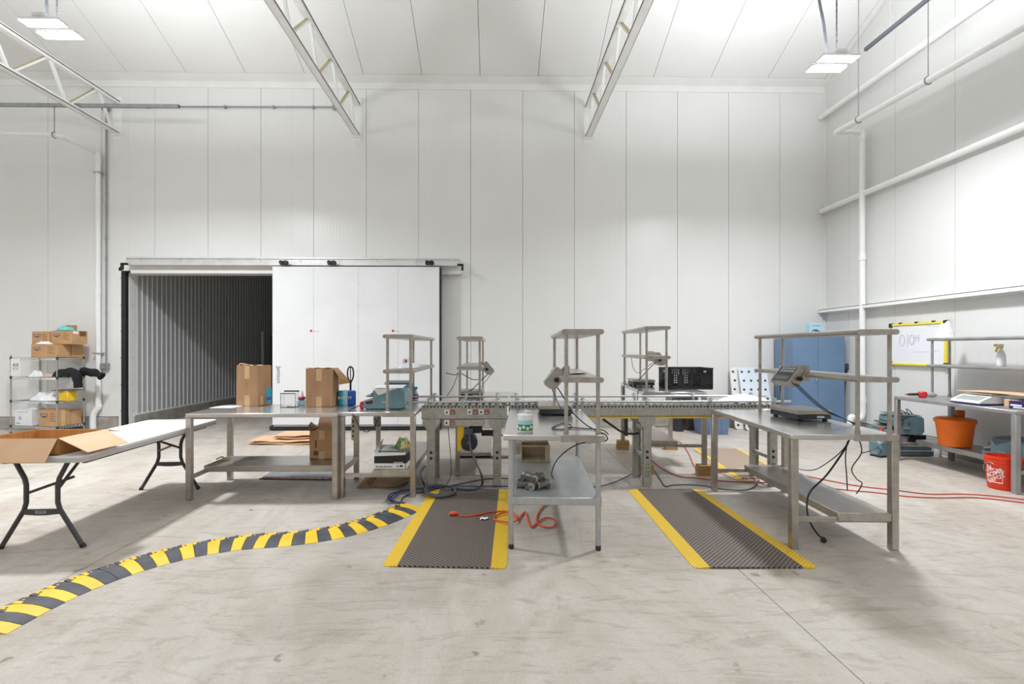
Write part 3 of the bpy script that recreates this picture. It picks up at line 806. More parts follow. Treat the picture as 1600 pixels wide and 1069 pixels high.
# left section: side box, motor, chain guard, stickers
MB().box(-.575, -.12, YC0 + .0, YC0 + .09, .695, .772, b=.004).build('drive_box', M_FRAME, CVL, smooth=False)
mo = MB().lathe([(.098, 0), (.102, .02), (.102, .03), (.085, .045), (.085, .24), (.07, .26)], (-.30, YC0 + .03, .505), 24, axis='y').build('motor', M_MOTOR, CVL)
fn = MB().lathe([(.02, -.012), (.088, -.012), (.094, 0)], (-.30, YC0 + .03, .505), 24, axis='y').build('fan_cover', M_DARK, mo)
MB().lathe([(.001, -.008), (.02, -.008), (.02, 0)], (-.30, YC0 + .017, .505), 12, axis='y').build('fan_hub', M_MOTOR, mo)
MB().box(-.355, -.255, YC0 + .02, YC0 + .12, .592, .665, b=.006).cyl((-.29, YC0 + .02, .625), (-.29, YC0 + .008, .625), .016, 10).build('junction_box', M_TEALDARK, mo)
MB().box(-.30, -.15, YC0 + .08, YC0 + .26, .60, .70, b=.015).build('gearbox', M_DARK, CVL)
MB().box(-.43, -.36, YC0 + .02, YC0 + .05, .52, .695, b=.004).prism([(-.43, .52), (-.36, .52), (-.40, .41), (-.425, .41)], YC0 + .02, YC0 + .05, plane='xz').build('chain_guard', M_YELLOW, CVL, smooth=False)
MB().box(-.16, .0, YC0 + .2, YC0 + .26, .55, .61).build('motor_mount', M_DARK, CVL, smooth=False)
def sticker(x, z, s_=.058, two=True):
    st = MB().box(x, x + s_, YC0 - .0015, YC0, z, z + s_, mat=0).box(x + s_ + .004, x + 2 * s_ + .004, YC0 - .0015, YC0, z, z + s_, mat=2)
    st.box(x + s_ + .004, x + 2 * s_ + .004, YC0 - .002, YC0 - .0015, z + s_ * .55, z + s_, mat=1)
    st.prism([(x + .012, z + .012), (x + .04, z + .02), (x + .03, z + .045), (x + .018, z + .03)], YC0 - .002, YC0 - .0015, mat=2, plane='xz')
    for k in range(3): st.box(x + s_ + .010, x + 2 * s_ - .004, YC0 - .0022, YC0 - .0015, z + .008 + k * .008, z + .011 + k * .008, mat=0)
    st.build('warning_sticker', [M_PAPER, M_ORANGELABEL, M_INK], CVL, smooth=False)
sticker(-.572, .825); sticker(-.315, .828); sticker(-.185, .828)
sticker(-.575, .707)
MB().box(.9, 2.75, YC0 + .0, YC0 + .02, .778, .799).build('yellow_strip', M_YELLOW, CVR, smooth=False)
MB().box(1.50, 1.535, YC0 + .1, YC0 + .16, .56, .77, b=.005).build('air_valve', M_DARK, CVR)

# ------------------------------------------------------------------ floor mats
def floor_mat_obj(label, c, group='anti-fatigue floor mats', b=.115, m=M_MAT):
    """c: near-left, near-right, far-right, far-left corners"""
    t = thing('floor_mat', label, 'mat', (c[0].x, c[0].y, 0), 0, group)
    NL, NR, FR, FL = [p - c[0] for p in c]
    w = (NR - NL).length
    l1 = NL.lerp(NR, b / w); l2 = FL.lerp(FR, b / w); r1 = NR.lerp(NL, b / w); r2 = FR.lerp(FL, b / w)
    def slab(name, q, mt, z=.014, lip=None):
        m_ = MB().prism([(p.x, p.y) for p in q], .0005, z, plane='xy')
        return m_.build(name, mt, t, smooth=False)
    slab('tread_pad', [l1, r1, r2, l2], m)
    n = 5
    for nm, inn0, inn1, out0, out1 in (('yellow_border', l1, l2, NL, FL), ('yellow_border', r1, r2, NR, FR)):
        # bevelled edge strip: full thickness inside, thin outside, rounded near corner
        u = (out0 - inn0); f = (inn1 - inn0).normalized()
        q = [inn0, inn1, out1, out0 + f * .05, out0 + f * .015 - u * .12, out0 - u * .32]
        zt = [.0139, .0139, .003, .003, .004, .006]
        m_ = MB(); k = len(q)
        vs = [(p.x, p.y, .0005) for p in q] + [(p.x, p.y, z) for p, z in zip(q, zt)]
        m_.add(vs, [tuple(range(k))[::-1], tuple(range(k, 2 * k))] + [(i, (i+1) % k, k + (i+1) % k, k + i) for i in range(k)])
        m_.build(nm, M_MATYEL, t, smooth=False)
    return t
floor_mat_obj('dark tread floor mat with yellow edges, under an orange cord', [G(596, 886), G(792, 890), G(795.5, 766), G(673, 766)])
floor_mat_obj('dark tread floor mat with yellow edges, beside the right foreground bench', [G(1084, 889), G(1281, 889), G(1096, 766), G(981, 766)])
floor_mat_obj('tan perforated floor mat with yellow edges, behind the conveyor', [G(1152, 749), G(1245, 749), G(1155, 702), G(1083, 702)], b=.06, m=M_MATTAN)
# striped drain mat
t = thing('striped_mat', 'slate sheet with a red and black striped near edge, under the long bench', 'mat', (0, 0, 0))
a, b_, c_, d_ = G(405, 749.5), G(534, 751), G(530, 731), G(436, 731)
MB().prism([(p.x, p.y) for p in (a + (d_ - a) * .16, b_ + (c_ - b_) * .16, c_, d_)], .0005, .012).build('sheet', mat('slate_sheet', (118, 118, 122), .6, rgb2=(138, 138, 142), scale=9), t, smooth=False)
n = 22
for i in range(n):
    p0 = a.lerp(b_, i / n); p1 = a.lerp(b_, (i + 1) / n); q0 = (a + (d_ - a) * .16).lerp(b_ + (c_ - b_) * .16, i / n); q1 = (a + (d_ - a) * .16).lerp(b_ + (c_ - b_) * .16, (i + 1) / n)
    s_ = (q1 - q0) * .7
    MB().prism([(p0.x, p0.y), (p1.x, p1.y), (q1.x + s_.x, q1.y + s_.y), (q0.x + s_.x, q0.y + s_.y)], .0005, .0135).build('edge_stripe', M_BROWNRED if i % 2 == 0 else M_BLACK, t, smooth=False)

# ------------------------------------------------------------------ cable ramp
up_ = [(-30, 965), (0, 947), (21, 938), (63, 919), (108, 900), (154, 885), (182, 875), (215, 865), (255, 856), (292, 847), (332, 840), (365, 834.5), (396, 831), (427, 830), (460, 826.5), (487, 824.5), (517, 820), (545, 814), (570, 806), (600, 796), (627, 784)]
lo_ = [(-40, 1018), (0, 997), (26, 982), (63, 962), (100, 943), (138, 926), (154, 919.5), (196, 904), (229, 893), (262, 883), (297, 874.6), (340, 866), (397, 859.5), (450, 857), (495, 851), (530, 844.5), (562, 836), (600, 824.5), (627, 813), (653, 799.5)]
def resample(P, n):
    L_ = [0]
    for p, q in zip(P, P[1:]): L_.append(L_[-1] + (q - p).length)
    out = []
    for k in range(n):
        s_ = L_[-1] * k / (n - 1); i = 0
        while i < len(P) - 2 and L_[i+1] < s_: i += 1
        f_ = (s_ - L_[i]) / max(L_[i+1] - L_[i], 1e-9); out.append(P[i].lerp(P[i+1], f_))
    return out
UPP = resample(smooth_path([G(x, y, .012) for x, y in up_], 4), 121)
LOW = resample(smooth_path([G(x, y, .0) for x, y in lo_], 4), 121)
cen = [(u + v) * .5 for u, v in zip(UPP, LOW)]
for p in cen: p.z = 0
# smooth the centre line, then lay segments along it
for _ in range(30): cen = [cen[0]] + [(cen[i-1] + cen[i] * 2 + cen[i+1]) * .25 for i in range(1, len(cen) - 1)] + [cen[-1]]
WID = sum((Vector((u.x - v.x, u.y - v.y, 0))).length for u, v in zip(UPP, LOW)) / 121
LEN = sum((q - p).length for p, q in zip(cen, cen[1:]))
NSEG = 35
nodes = resample(cen, NSEG + 1)
ramp = thing('cable_ramp', 'curving yellow and black cable ramp crossing the floor at the left', 'cable ramp', (nodes[-1].x, nodes[-1].y, 0))
def nrm(i):
    a = nodes[max(i-1, 0)]; c = nodes[min(i+1, NSEG)]; d = (c - a).normalized(); return Vector((-d.y, d.x, 0))
HW = .158
prof = [(-HW, .003), (-HW * .55, .019), (-HW * .2, .026), (HW * .25, .026), (HW * .6, .021), (HW, .006)]
pat = 'YBYYBYBYBYBYBBYBYBYBYBYBYBYBYBYBYBBYBY'
pat = ('YYBYBYBYBBYBYBYBYBYBYBYBYBYBYBYBBYBY')[-NSEG:]
for i in range(NSEG):
    p, q = nodes[i], nodes[i+1]; n0, n1 = nrm(i), nrm(i+1); d = (q - p) * .022
    vs = []
    for P, N_, s_ in ((p + d, n0, 1), (q - d, n1, -1)):
        for o_, z in prof: vs.append(P + N_ * o_ + Vector((0, 0, z)))
        vs.append(P + N_ * HW + Vector((0, 0, .0))); vs.append(P - N_ * HW + Vector((0, 0, .0)))
    k = len(prof) + 2
    m_ = MB().add(vs, [tuple(range(k)), tuple(range(k, 2 * k))[::-1]] + [(j, (j+1) % k, k + (j+1) % k, k + j) for j in range(k)])
    # interlocking lug on the far side
    c0 = q + n1 * HW * .5; tq = (q - p).normalized()
    m_.prism([(c0.x + n1.x * .03, c0.y + n1.y * .03), (c0.x + n1.x * .03 + tq.x * .026, c0.y + n1.y * .03 + tq.y * .026), (c0.x - n1.x * .02 + tq.x * .026, c0.y - n1.y * .02 + tq.y * .026), (c0.x - n1.x * .03, c0.y - n1.y * .03)], .0205, .0265)
    sg = m_.build('segment', M_YELLOW if pat[i] == 'Y' else M_RAMPBLACK, ramp, world=True, angle=15)
    bh = p.lerp(q, .5) + (n0 + n1) * .5 * HW * .55
    MB().cyl(bh + Vector((0, 0, .018)), bh + Vector((0, 0, .0242)), .008, 8).build('bolt_cap', M_DARK if pat[i] == 'Y' else M_TAPE, sg, world=True)
print('RAMP', LEN, WID)
# ------------------------------------------------------------------ generic builders for loose things
def quadslab(m, p0, p1, p2, p3, th=.004, mat=0):
    P = [Vector(p) for p in (p0, p1, p2, p3)]
    n = (P[1] - P[0]).cross(P[3] - P[0]).normalized() * th
    vs = P + [p + n for p in P]
    return m.add(vs, [(3, 2, 1, 0), (4, 5, 6, 7), (0, 1, 5, 4), (1, 2, 6, 5), (2, 3, 7, 6), (3, 0, 4, 7)], mat)
def carton(label, loc, rz, w, d, h, m=None, group=None, tape=True, plaque=False, opened=0.0, name='cardboard_box', lines=False):
    """closed (or open-topped) carton; origin at the near-left bottom corner"""
    m = m or M_CARD
    t = thing(name, label, 'box', loc, rz, group)
    b = MB()
    if opened:
        b.box(0, w, 0, .004, 0, h).box(0, w, d - .004, d, 0, h).box(0, .004, 0, d, 0, h).box(w - .004, w, 0, d, 0, h).box(0, w, 0, d, 0, .005)
    else:
        b.box(0, w, 0, d, 0, h - .003, b=.005)
    b.build('body', m, t, smooth=False)
    if not opened:
        for y0, y1 in ((.002, d / 2 - .002), (d / 2 + .002, d - .002)):
            MB().box(.002, w - .002, y0, y1, h - .003, h).build('top_flap', m, t, smooth=False)
    if tape:
        tb = MB().box(w / 2 - .032, w / 2 + .032, -.0012, 0, h * .68, h - .002)
        if not opened: tb.box(w / 2 - .032, w / 2 + .032, -.001, d + .001, h, h + .0012)
        tb.build('tape', M_TAPE, t, smooth=False)
        MB().box(w / 2 - .032, w / 2 + .032, -.0012, 0, .0, h * .27).build('tape', M_TAPE, t, smooth=False)
    if plaque:
        x0 = w * .1
        pq = MB().prism([(x0, h * .6), (x0 + .15, h * .6), (x0 + .15, h * .8), (x0, h * .8)], -.0014, 0, mat=0, plane='xz')
        pq.prism([(x0 + .02, h * .6), (x0 + .13, h * .6), (x0 + .10, h * .52), (x0 + .05, h * .52)], -.0012, 0, mat=2, plane='xz')
        for k in range(4): pq.box(x0 + .022 + k * .03, x0 + .04 + k * .03, -.002, -.001, h * .65, h * .75, mat=1)
        pq.build('printed_plaque', [M_BLUEINK, M_CARDPALE, M_BROWNINK], t, smooth=False)
    if lines:
        ln = MB()
        for k in range(4): ln.box(w * .62, w * .84 + .03 * (k % 2), -.0014, 0, h * (.75 - .14 * k), h * (.75 - .14 * k) + .009)
        ln.build('printed_lines', M_BROWNINK, t, smooth=False)
    return t
def bench_scale(label, loc, rz, w=.31, d=.40, tagged=True):
    t = thing('bench_scale', label, 'scale', loc, rz, 'platform scales on the benches')
    MB().prism([(0, .018), (w, .018), (w, .052), (w - .006, .058), (.006, .058), (0, .052)], 0, d, plane='xz').build('base', M_DARK, t)
    for x in (.035, w - .035):
        for y in (.035, d - .035): MB().lathe([(.022, 0), (.022, .008), (.012, .02)], (x, y, 0), 12).build('foot', M_BLACK, t)
    p = MB().box(-.006, w + .006, -.006, d + .006, .062, .098, b=.004)
    p.build('weighing_plate', M_STEEL, t, smooth=False)
    if tagged:
        q = MB().box(w * .58, w * .8, -.0015, 0, .030, .048)
        q.build('maker_label', M_WHITE, t, smooth=False)
    return t
def indicator(label, loc, side, bench_rz, s_=1.0):
    """tilted readout on a bracket; side -1 faces world -X, +1 faces +X"""
    t = thing('scale_indicator', label, 'scale indicator', loc, 0, 'tilting scale readouts')
    n = Vector((.78 * side, 0, .62)); n.normalize()
    e1 = Vector((0, 1, 0)); e2 = n.cross(e1) if side < 0 else e1.cross(n)
    e1 = RZ(bench_rz) @ e1; n = RZ(bench_rz) @ n; e2 = RZ(bench_rz) @ e2
    M = Matrix((e1, e2, n)).transposed().to_4x4()
    if M.determinant() < 0: M = Matrix((-e1, e2, n)).transposed().to_4x4()
    w, h, d = .26 * s_, .19 * s_, .062
    hs = MB().prism([(-h/2, -d), (h/2, -d), (h/2, -.012), (h/2 - .012, 0), (-h/2 + .012, 0), (-h/2, -.012)], -w/2, w/2, plane='yz', M=M)
    hs.prism([(-h/2 + .03, -d - .045), (h/2 - .03, -d - .045), (h/2, -d), (-h/2, -d)], -w/2 + .006, w/2 - .006, plane='yz', M=M)
    hs.build('housing', M_STEEL, t)
    MB().box(-w/2 + .012, w/2 - .012, -h/2 + .014, h/2 - .014, 0, .0015, M=M).build('front_panel', M_SCREEN, t, smooth=False)
    MB().box(-w/2 + .03, w/2 - .03, h*.12, h/2 - .03, .0015, .003, M=M).build('readout', mat('readout_glass', (92, 98, 92), .15), t, smooth=False)
    kp = MB()
    for i in range(5):
        for j in range(2): kp.box(-w/2 + .025 + i * .04, -w/2 + .055 + i * .04, -h/2 + .022 + j * .03, -h/2 + .044 + j * .03, .0015, .004, M=M)
    kp.build('keypad', M_KEYS, t, smooth=False)
    for sx in (-1, 1):
        MB().cyl(M @ Vector((sx * w/2, 0, -d)), M @ Vector((sx * (w/2 + .03), 0, -d)), .02, 12).build('knob', M_BLACK, t)
        # bracket arm back to the shelf
        a = M @ Vector((sx * (w/2 + .004), 0, -d))
        b_ = Vector((-side * .15, a.y, -.01)); c_ = Vector((-side * .15, a.y, .03)); 
        MB().prism([(a.x - .018, a.z - .012), (a.x + .018, a.z + .02), (c_.x, c_.z + .05), (b_.x, b_.z - .05)], a.y - .002, a.y + .002, plane='xz').build('bracket', M_STEEL, t, smooth=False)
    MB().box(-side * .15 - .003, -side * .15 + .003, -w/2 - .004, w/2 + .004, -.06, .08).build('bracket_plate', M_STEEL, t, smooth=False)
    return t
def tub(label, loc, r=.062, h=.145, name='wipes_tub', group=None):
    t = thing(name, label, 'tub', loc, 0, group)
    MB().lathe([(r * .93, 0), (r, .006), (r, h * .86), (r * .97, h * .9)], (0, 0, 0), 24).build('tub_body', M_WHITE, t)
    MB().lathe([(r * 1.03, h * .86), (r * 1.03, h * .97), (r * .9, h), (.001, h)], (0, 0, 0), 24).build('lid', M_WHITE, t)
    MB().lathe([(r * 1.006, h * .08), (r * 1.012, h * .1), (r * 1.012, h * .42), (r * 1.006, h * .44)], (0, 0, 0), 24).build('green_band', M_GREEN, t)
    MB().lathe([(r * 1.006, h * .46), (r * 1.012, h * .47), (r * 1.012, h * .66), (r * 1.006, h * .68)], (0, 0, 0), 24).build('blue_band', M_LTBLUE, t)
    lf = MB()
    for k in range(6):
        a = -PI / 2 + (k - 2.5) * .5
        c = Vector((r * 1.014 * math.cos(a), r * 1.014 * math.sin(a), h * (.22 if k % 2 else .3)))
        lf.cyl(c, c + Vector((.0015 * math.cos(a), .0015 * math.sin(a), 0)), .014, 6)
    lf.build('leaf_print', M_WHITE, t, smooth=False)
    MB().sheet(lambda u, v: (-.02 + .05 * u + .02 * v, -.01 + .02 * math.sin(3 * v + u), h - .004 + .045 * v * (1 - .4 * u)), 4, 4, thick=.002).build('pulled_wipe', M_PAPER, t)
    return t
def heap(name, label, cat, loc, rx, ry, h, m, seed=0, n=18, rz=0.0, bumpy=.35, group=None):
    """crumpled film or cloth resting in a low heap"""
    rnd = random.Random(seed); ph = [rnd.uniform(0, 6.28) for _ in range(8)]
    def fn(u, v):
        a = u * 2 * PI; r = v
        wob = 1 + .13 * math.sin(3 * a + ph[0]) + .09 * math.sin(5 * a + ph[1])
        x = rx * r * wob * math.cos(a); y = ry * r * wob * math.sin(a)
        z = h * (1 - r ** 2.6) * (1 + .5 * bumpy * math.sin(5 * x / rx + ph[2]) * math.sin(4 * y / ry + ph[3]) + .22 * bumpy * math.sin(13 * x / rx + 6 * y / ry + ph[5])) + .35 * h * bumpy * math.sin(5 * a + 7 * r + ph[4]) * r * (1 - r)
        return (x, y, max(z, .002))
    o = MB().sheet(fn, n * 2, n // 2).build(name, m, None, angle=60)
    o.location = loc; o.rotation_euler.z = rz
    return tag(o, label, cat, group)

# ------------------------------------------------------------------ wire shelving at the left
fs = G(17, 677)
SR = -math.radians(10.5); SW, SD = 1.03, .48
sh = thing('wire_shelving', 'chrome wire shelving unit with four shelves against the left wall', 'shelving', (fs.x, fs.y, 0), SR)
SZ = (.135, .60, 1.04, 1.40)
for x in (0, SW):
    for y in (0, SD):
        p = MB().cyl((x, y, .02), (x, y, 1.45), .0127, 10).build('post', M_CHROME, sh)
        MB().lathe([(.018, 0), (.02, .012), (.01, .03)], (x, y, 0), 10).build('foot', M_DARK, p)
        for z in SZ: MB().lathe([(.016, z - .03), (.02, z + .005), (.014, z + .02)], (x, y, 0), 10).build('shelf_collar', M_DARK, p)
for z in SZ:
    m_ = MB()
    for zz in (z, z - .035): m_.tube([(0, 0, zz), (SW, 0, zz), (SW, SD, zz), (0, SD, zz)], .004, 6, closed=True)
    for i in range(31):
        x = .016 + i * (SW - .03) / 30; m_.tube([(x, 0, z), (x, SD, z)], .0022, 4)
    for y in (SD * .3, SD * .7): m_.tube([(0, y, z - .006), (SW, y, z - .006)], .0035, 5)
    for i in range(24):
        x = i * SW / 24; m_.tube([(x, 0, z - .035), (x + SW / 48, 0, z), (x + SW / 24, 0, z - .035)], .002, 4)
    for i in range(10):
        y = i * SD / 10; m_.tube([(SW, y, z - .035), (SW, y + SD / 20, z), (SW, y + SD / 10, z - .035)], .002, 4)
    w = m_.build('wire_shelf', M_CHROME, sh)
def onsh(x, y, z): return wm(sh) @ Vector((x, y, z))
e = .006
carton('front carton of the lower pair on top of the wire shelving', onsh(.43, .016, SZ[3] + e), SR, .58, .24, .245, M_CARD2, 'printed brown cartons', plaque=True, lines=True, tape=False)
carton('rear carton of the lower pair on top of the wire shelving', onsh(.45, .262, SZ[3] + e), SR, .575, .215, .24, M_CARD2, 'printed brown cartons', tape=False, plaque=False)
carton('smaller carton at the left of the upper row on the wire shelving', onsh(.375, .07, SZ[3] + e + .248), SR + .03, .37, .26, .235, M_CARD2, 'printed brown cartons', plaque=True, lines=True, tape=False)
cb = carton('carton under the teal bag, in the upper row on the wire shelving', onsh(.85, .06, SZ[3] + e + .248), SR, .44, .30, .25, M_CARD2, 'printed brown cartons', plaque=True, lines=True, tape=False) if False else None
cb = carton('carton under the teal bag, in the upper row on the wire shelving', onsh(.77, .10, SZ[3] + e + .248), SR, .44, .30, .25, M_CARD2, 'printed brown cartons', plaque=True, lines=True, tape=False)
MB().box(.4405, .442, .03, .13, .19, .24).build('shipping_label', M_PAPER, cb, smooth=False)
MB().box(.4405, .442, .15, .27, .15, .24).build('printed_panel', M_BROWNINK, cb, smooth=False)
heap('tissue_heap', 'crumpled white tissue lying along the lower carton edge', 'tissue', onsh(.66, .065, SZ[3] + e + .246), .19, .055, .05, M_PAPER, 3, rz=SR)
heap('teal_bag', 'shiny teal plastic bag on the top carton', 'bag', onsh(.96, .2, SZ[3] + e + .504), .17, .12, .075, M_TEALBAG, 5, rz=SR)
carton('small flat brown box behind the teal bag', onsh(.80, .31, SZ[3] + e + .499), SR, .19, .08, .11, M_CARD, tape=False)
# hand-written sign
sg = thing('paper_sign', 'white paper sign with black handwriting hanging at the left of the wire shelving', 'sign', onsh(.02, -.016, SZ[3] - .33), SR)
MB().sheet(lambda u, v: (u * .22, -.004 + .006 * math.sin(2.5 * u + v), v * .32), 4, 4, thick=0).build('sheet', M_PAPER, sg)
text('A-3', .085, 'lettering', M_INK, sg, TR(.115, -.008, .20) @ FACE_CAM)
text('"L" Y', .06, 'lettering', M_INK, sg, TR(.11, -.008, .125) @ FACE_CAM)
heap('white_bowl_bag', 'small white bag on the second shelf, left of a tan one', 'bag', onsh(.42, .13, SZ[2] + e), .115, .1, .12, M_PLASTICBAG, 7, rz=SR)
heap('tan_bag', 'crumpled tan bag beside the black jacket', 'bag', onsh(.67, .16, SZ[2] + e), .12, .1, .075, mat('tan_paper', (186, 168, 158), .7, rgb2=(204, 186, 176), scale=12), 8, rz=SR)
heap('white_bag', 'wide white plastic bag on the third shelf of the wire shelving', 'bag', onsh(.58, .18, SZ[1] + e), .27, .16, .14, M_PLASTICBAG, 9, rz=SR)
# jacket
jk = thing('jacket', 'black jacket draped over the wire shelf with a sleeve hanging down', 'jacket', onsh(.92, .1, SZ[2] + .006), SR)
def jf(u, v):
    x = -.06 + .46 * u; y = -.06 + .38 * v
    return (x, y, .012 + .15 * (1 - (2 * v - 1) ** 2) ** .5 * (.8 + .2 * math.sin(6 * u)) + .012 * math.sin(14 * u + 5 * v))
MB().sheet(jf, 16, 12, thick=.01).build('body', M_CLOTH, jk, angle=70)
MB().tube(smooth_path([(.26, .0, .085), (.37, .0, .08), (.43, -.01, .0), (.45, -.01, -.09), (.46, -.01, -.19)], 5), [.07]*6 + [.075]*8 + [.066]*7, 10).build('sleeve', M_CLOTH, jk)
MB().tube(smooth_path([(.32, .16, .10), (.46, .2, .10), (.58, .24, .05), (.66, .26, .0)], 5), [.066 + .012 * math.sin(k) for k in range(16)], 10).build('sleeve', M_CLOTH, jk)
yb = thing('yellow_container', 'yellow plastic container with a thin dark board on it, third shelf', 'container', onsh(.93, .1, SZ[1] + e), SR - .15)
MB().box(0, .24, 0, .16, 0, .17, b=.012).build('body', M_YELLOW, yb)
MB().box(-.004, .244, -.004, .164, .172, .19, b=.006).build('lid', M_YELLOW, yb)
o = MB().box(-.11, .32, -.05, .2, .0, .008).build('dark_board', mat('grey_board', (98, 96, 94), .6), None, smooth=False)
o.location = onsh(.94, .1, SZ[1] + e + .191); o.rotation_euler.z = SR + .1; tag(o, 'thin grey board lying on the yellow container', 'board')
wbx = carton('white printed carton with a bag over it, bottom shelf at left', onsh(.06, .02, SZ[0] + e), SR, .38, .34, .29, M_WHITE, 'bottom shelf cartons', tape=False, name='cardboard_box')
MB().box(.03, .12, -.0015, 0, .03, .06).box(.05, .3, -.0015, 0, .25, .262).cyl((.12, -.002, .14), (.12, 0, .14), .035, 16).build('printed_mark', mat('pale_blue_print', (176, 182, 206), .6), wbx, smooth=False)
heap('clear_bag', 'thin white bag slumped over the white carton on the bottom shelf', 'bag', onsh(.32, .2, SZ[0] + e + .291), .12, .12, .05, M_PLASTICBAG, 11, rz=SR)
c_ = carton('open brown carton at the near right corner of the bottom shelf', onsh(.60, .02, SZ[0] + e), SR, .405, .235, .30, M_CARD2, 'bottom shelf cartons', plaque=True, lines=True, tape=False)
MB().box(.4055, .4067, .07, .14, .0, .29).build('tape', M_TAPE, c_, smooth=False)
carton('brown carton behind the corner one on the bottom shelf', onsh(.62, .262, SZ[0] + e), SR, .385, .2, .27, M_CARD2, 'bottom shelf cartons')

# ------------------------------------------------------------------ folding table and the open carton on it
FX, FY = -3.565, 3.80; FRZ = math.radians(2.2)
ft = thing('folding_table', 'white folding table with dark wishbone legs in the left foreground', 'table', (FX, FY, 0), FRZ)
FWID, FLEN = .78, 1.97
def rrect(w0, w1, l0, l1, r, n=5):
    pts = []
    for cx, cy, a0 in ((w1 - r, l0 + r, -PI/2), (w1 - r, l1 - r, 0), (w0 + r, l1 - r, PI/2), (w0 + r, l0 + r, PI)):
        for k in range(n + 1): a = a0 + PI/2 * k / n; pts.append((cx + r * math.cos(a), cy + r * math.sin(a)))
    return pts
MB().prism(rrect(-FWID/2 + .004, FWID/2 - .004, .004, FLEN - .004, .06), .722, .742).build('tabletop', M_TABLETOP, ft)
MB().prism(rrect(-FWID/2, FWID/2, 0, FLEN, .063), .69, .724).build('edge_skirt', M_TABLEEDGE, ft)
for x in (-.3, .3): MB().box(x - .015, x + .015, .12, FLEN - .12, .66, .69).build('side_rail', M_TABLELEG, ft, smooth=False)
for yy, sgn in ((.10, 1), (1.70, -1)):
    for sx in (-1, 1):
        pts = [(sx * .20, yy, .685), (sx * .13, yy, .55), (sx * .118, yy, .50), (sx * .118, yy, .36), (sx * .135, yy, .30), (sx * .30, yy, .02), (sx * .305, yy, .01)]
        lg = MB().tube(pts, .0175, 10).build('leg', M_TABLELEG, ft)
        MB().cyl((sx * .30, yy, .025), (sx * .312, yy, .0), .021, 10).build('foot_cap', M_BLACK, lg)
    MB().cyl((-.26, yy, .685), (.26, yy, .685), .014, 8).build('pivot_bar', M_TABLELEG, ft)
    br = MB().prism([(-.135, -.022), (-.04, -.03), (.04, -.03), (.135, -.022), (.135, .015), (-.135, .015)], yy - .012, yy + .012, plane='xz', M=TR(0, 0, .29)).build('cross_plate', M_TABLELEG, ft, smooth=False)
    if sgn > 0:
        MB().box(-.04, .04, yy - .0135, yy - .012, .275, .297).build('maker_badge', M_KEYS, br, smooth=False)
        text('LIFETIME', .017, 'lettering', M_INK, br, TR(0, yy - .0142, .286) @ FACE_CAM)
    MB().cyl((-.118, yy, .43), (.118, yy + sgn * .16, .52), .011, 8).cyl((.118, yy, .46), (.0, yy + sgn * .45, .68), .012, 8).build('folding_brace', M_TABLELEG, ft)
# open carton on it
oc = thing('open_carton', 'shallow open cardboard carton with its flaps folded out, on the folding table', 'box', (-3.68, 4.04, .744))
z0, z1 = .744, .872
nl, nr, fr_, fl_ = Vector((-4.02, 3.84, z1)), Vector((-3.395, 3.84, z1)), Vector((-3.365, 4.27, z1)), Vector((-3.955, 4.27, z1))
def dn(p): return Vector((p.x, p.y, z0))
for a, c, nm in ((nl, nr, 'wall'), (nr, fr_, 'wall'), (fr_, fl_, 'wall'), (fl_, nl, 'wall')):
    quadslab(MB_ := MB(), dn(a), dn(c), c, a, -.004); MB_.build(nm, M_CARDIN, oc, world=True, smooth=False)
quadslab(MB_ := MB(), dn(nl), dn(nr), dn(fr_), dn(fl_), .004); MB_.build('bottom', M_CARDIN, oc, world=True, smooth=False)
f1, f2 = G(70, 723.5, .705), G(-72, 724, .705)
mid = .42
quadslab(MB_ := MB(), nl, nr, f1, f2, -.004); MB_.build('flap', M_CARDPALE, oc, world=True, smooth=False)
quadslab(MB_ := MB(), nr + Vector((.004, 0, 0)), fr_ + Vector((.004, 0, 0)), G(200.5, 692, .772), G(137, 707.5, .772), -.004); MB_.build('flap', M_CARDPALE, oc, world=True, smooth=False)
quadslab(MB_ := MB(), fr_, fl_, fl_ + Vector((.02, .2, -.05)), fr_ + Vector((-.02, .2, -.05)), -.004); MB_.build('flap', M_CARDPALE, oc, world=True, smooth=False)
quadslab(MB_ := MB(), fl_, nl, nl + Vector((-.2, .02, -.04)), fl_ + Vector((-.2, -.02, -.04)), -.004); MB_.build('flap', M_CARDPALE, oc, world=True, smooth=False)
g0, g1 = nl.lerp(nr, .46), f2.lerp(f1, .36)
nf = (nr - nl).cross(f2 - nl).normalized()
if nf.z < 0: nf = -nf
MB().tube([g0 + nf * .003, g1 + nf * .003], .0015, 4).build('fold_crease', M_CARDIN, oc, world=True)

# ------------------------------------------------------------------ on the long bench C
b1 = carton('tall battered carton on the left half of the long bench', (G(369, 634.5, .902).x, G(369, 634.5, .902).y, .902), math.radians(-8), .275, .26, .47, M_CARD)
MB().prism([(.2755, .02), (.277, .02), (.277, .2), (.2755, .2)], .15, .26, plane='xz').build('side_print', M_CYAN, b1, smooth=False)
MB().box(.2755, .2785, .165, .245, .05, .09).build('side_print', M_BLUE, b1, smooth=False)
MB().box(.276, .2785, .03, .09, .01, .11).build('shipping_label', M_TAPE, b1, smooth=False)
MB().tube(smooth_path([(.02, .02, .47), (.03, .03, .49), (.08, .02, .492), (.14, .05, .474)], 5), .006, 6).build('torn_edge', M_CARDPALE, b1)
MB().sheet(lambda u, v: (u * .26, .02 + .2 * v, .4712 + .012 * abs(math.sin(9 * u + 2 * v)) * (1 - v)), 10, 4, thick=.003).build('torn_flap', M_CARDPALE, b1, angle=20)
p2 = G(477.5, 636, .902)
b2 = carton('tall carton with a torn flap at the right end of the long bench', (p2.x, p2.y, .902), 0, .305, .24, .44, M_CARD)
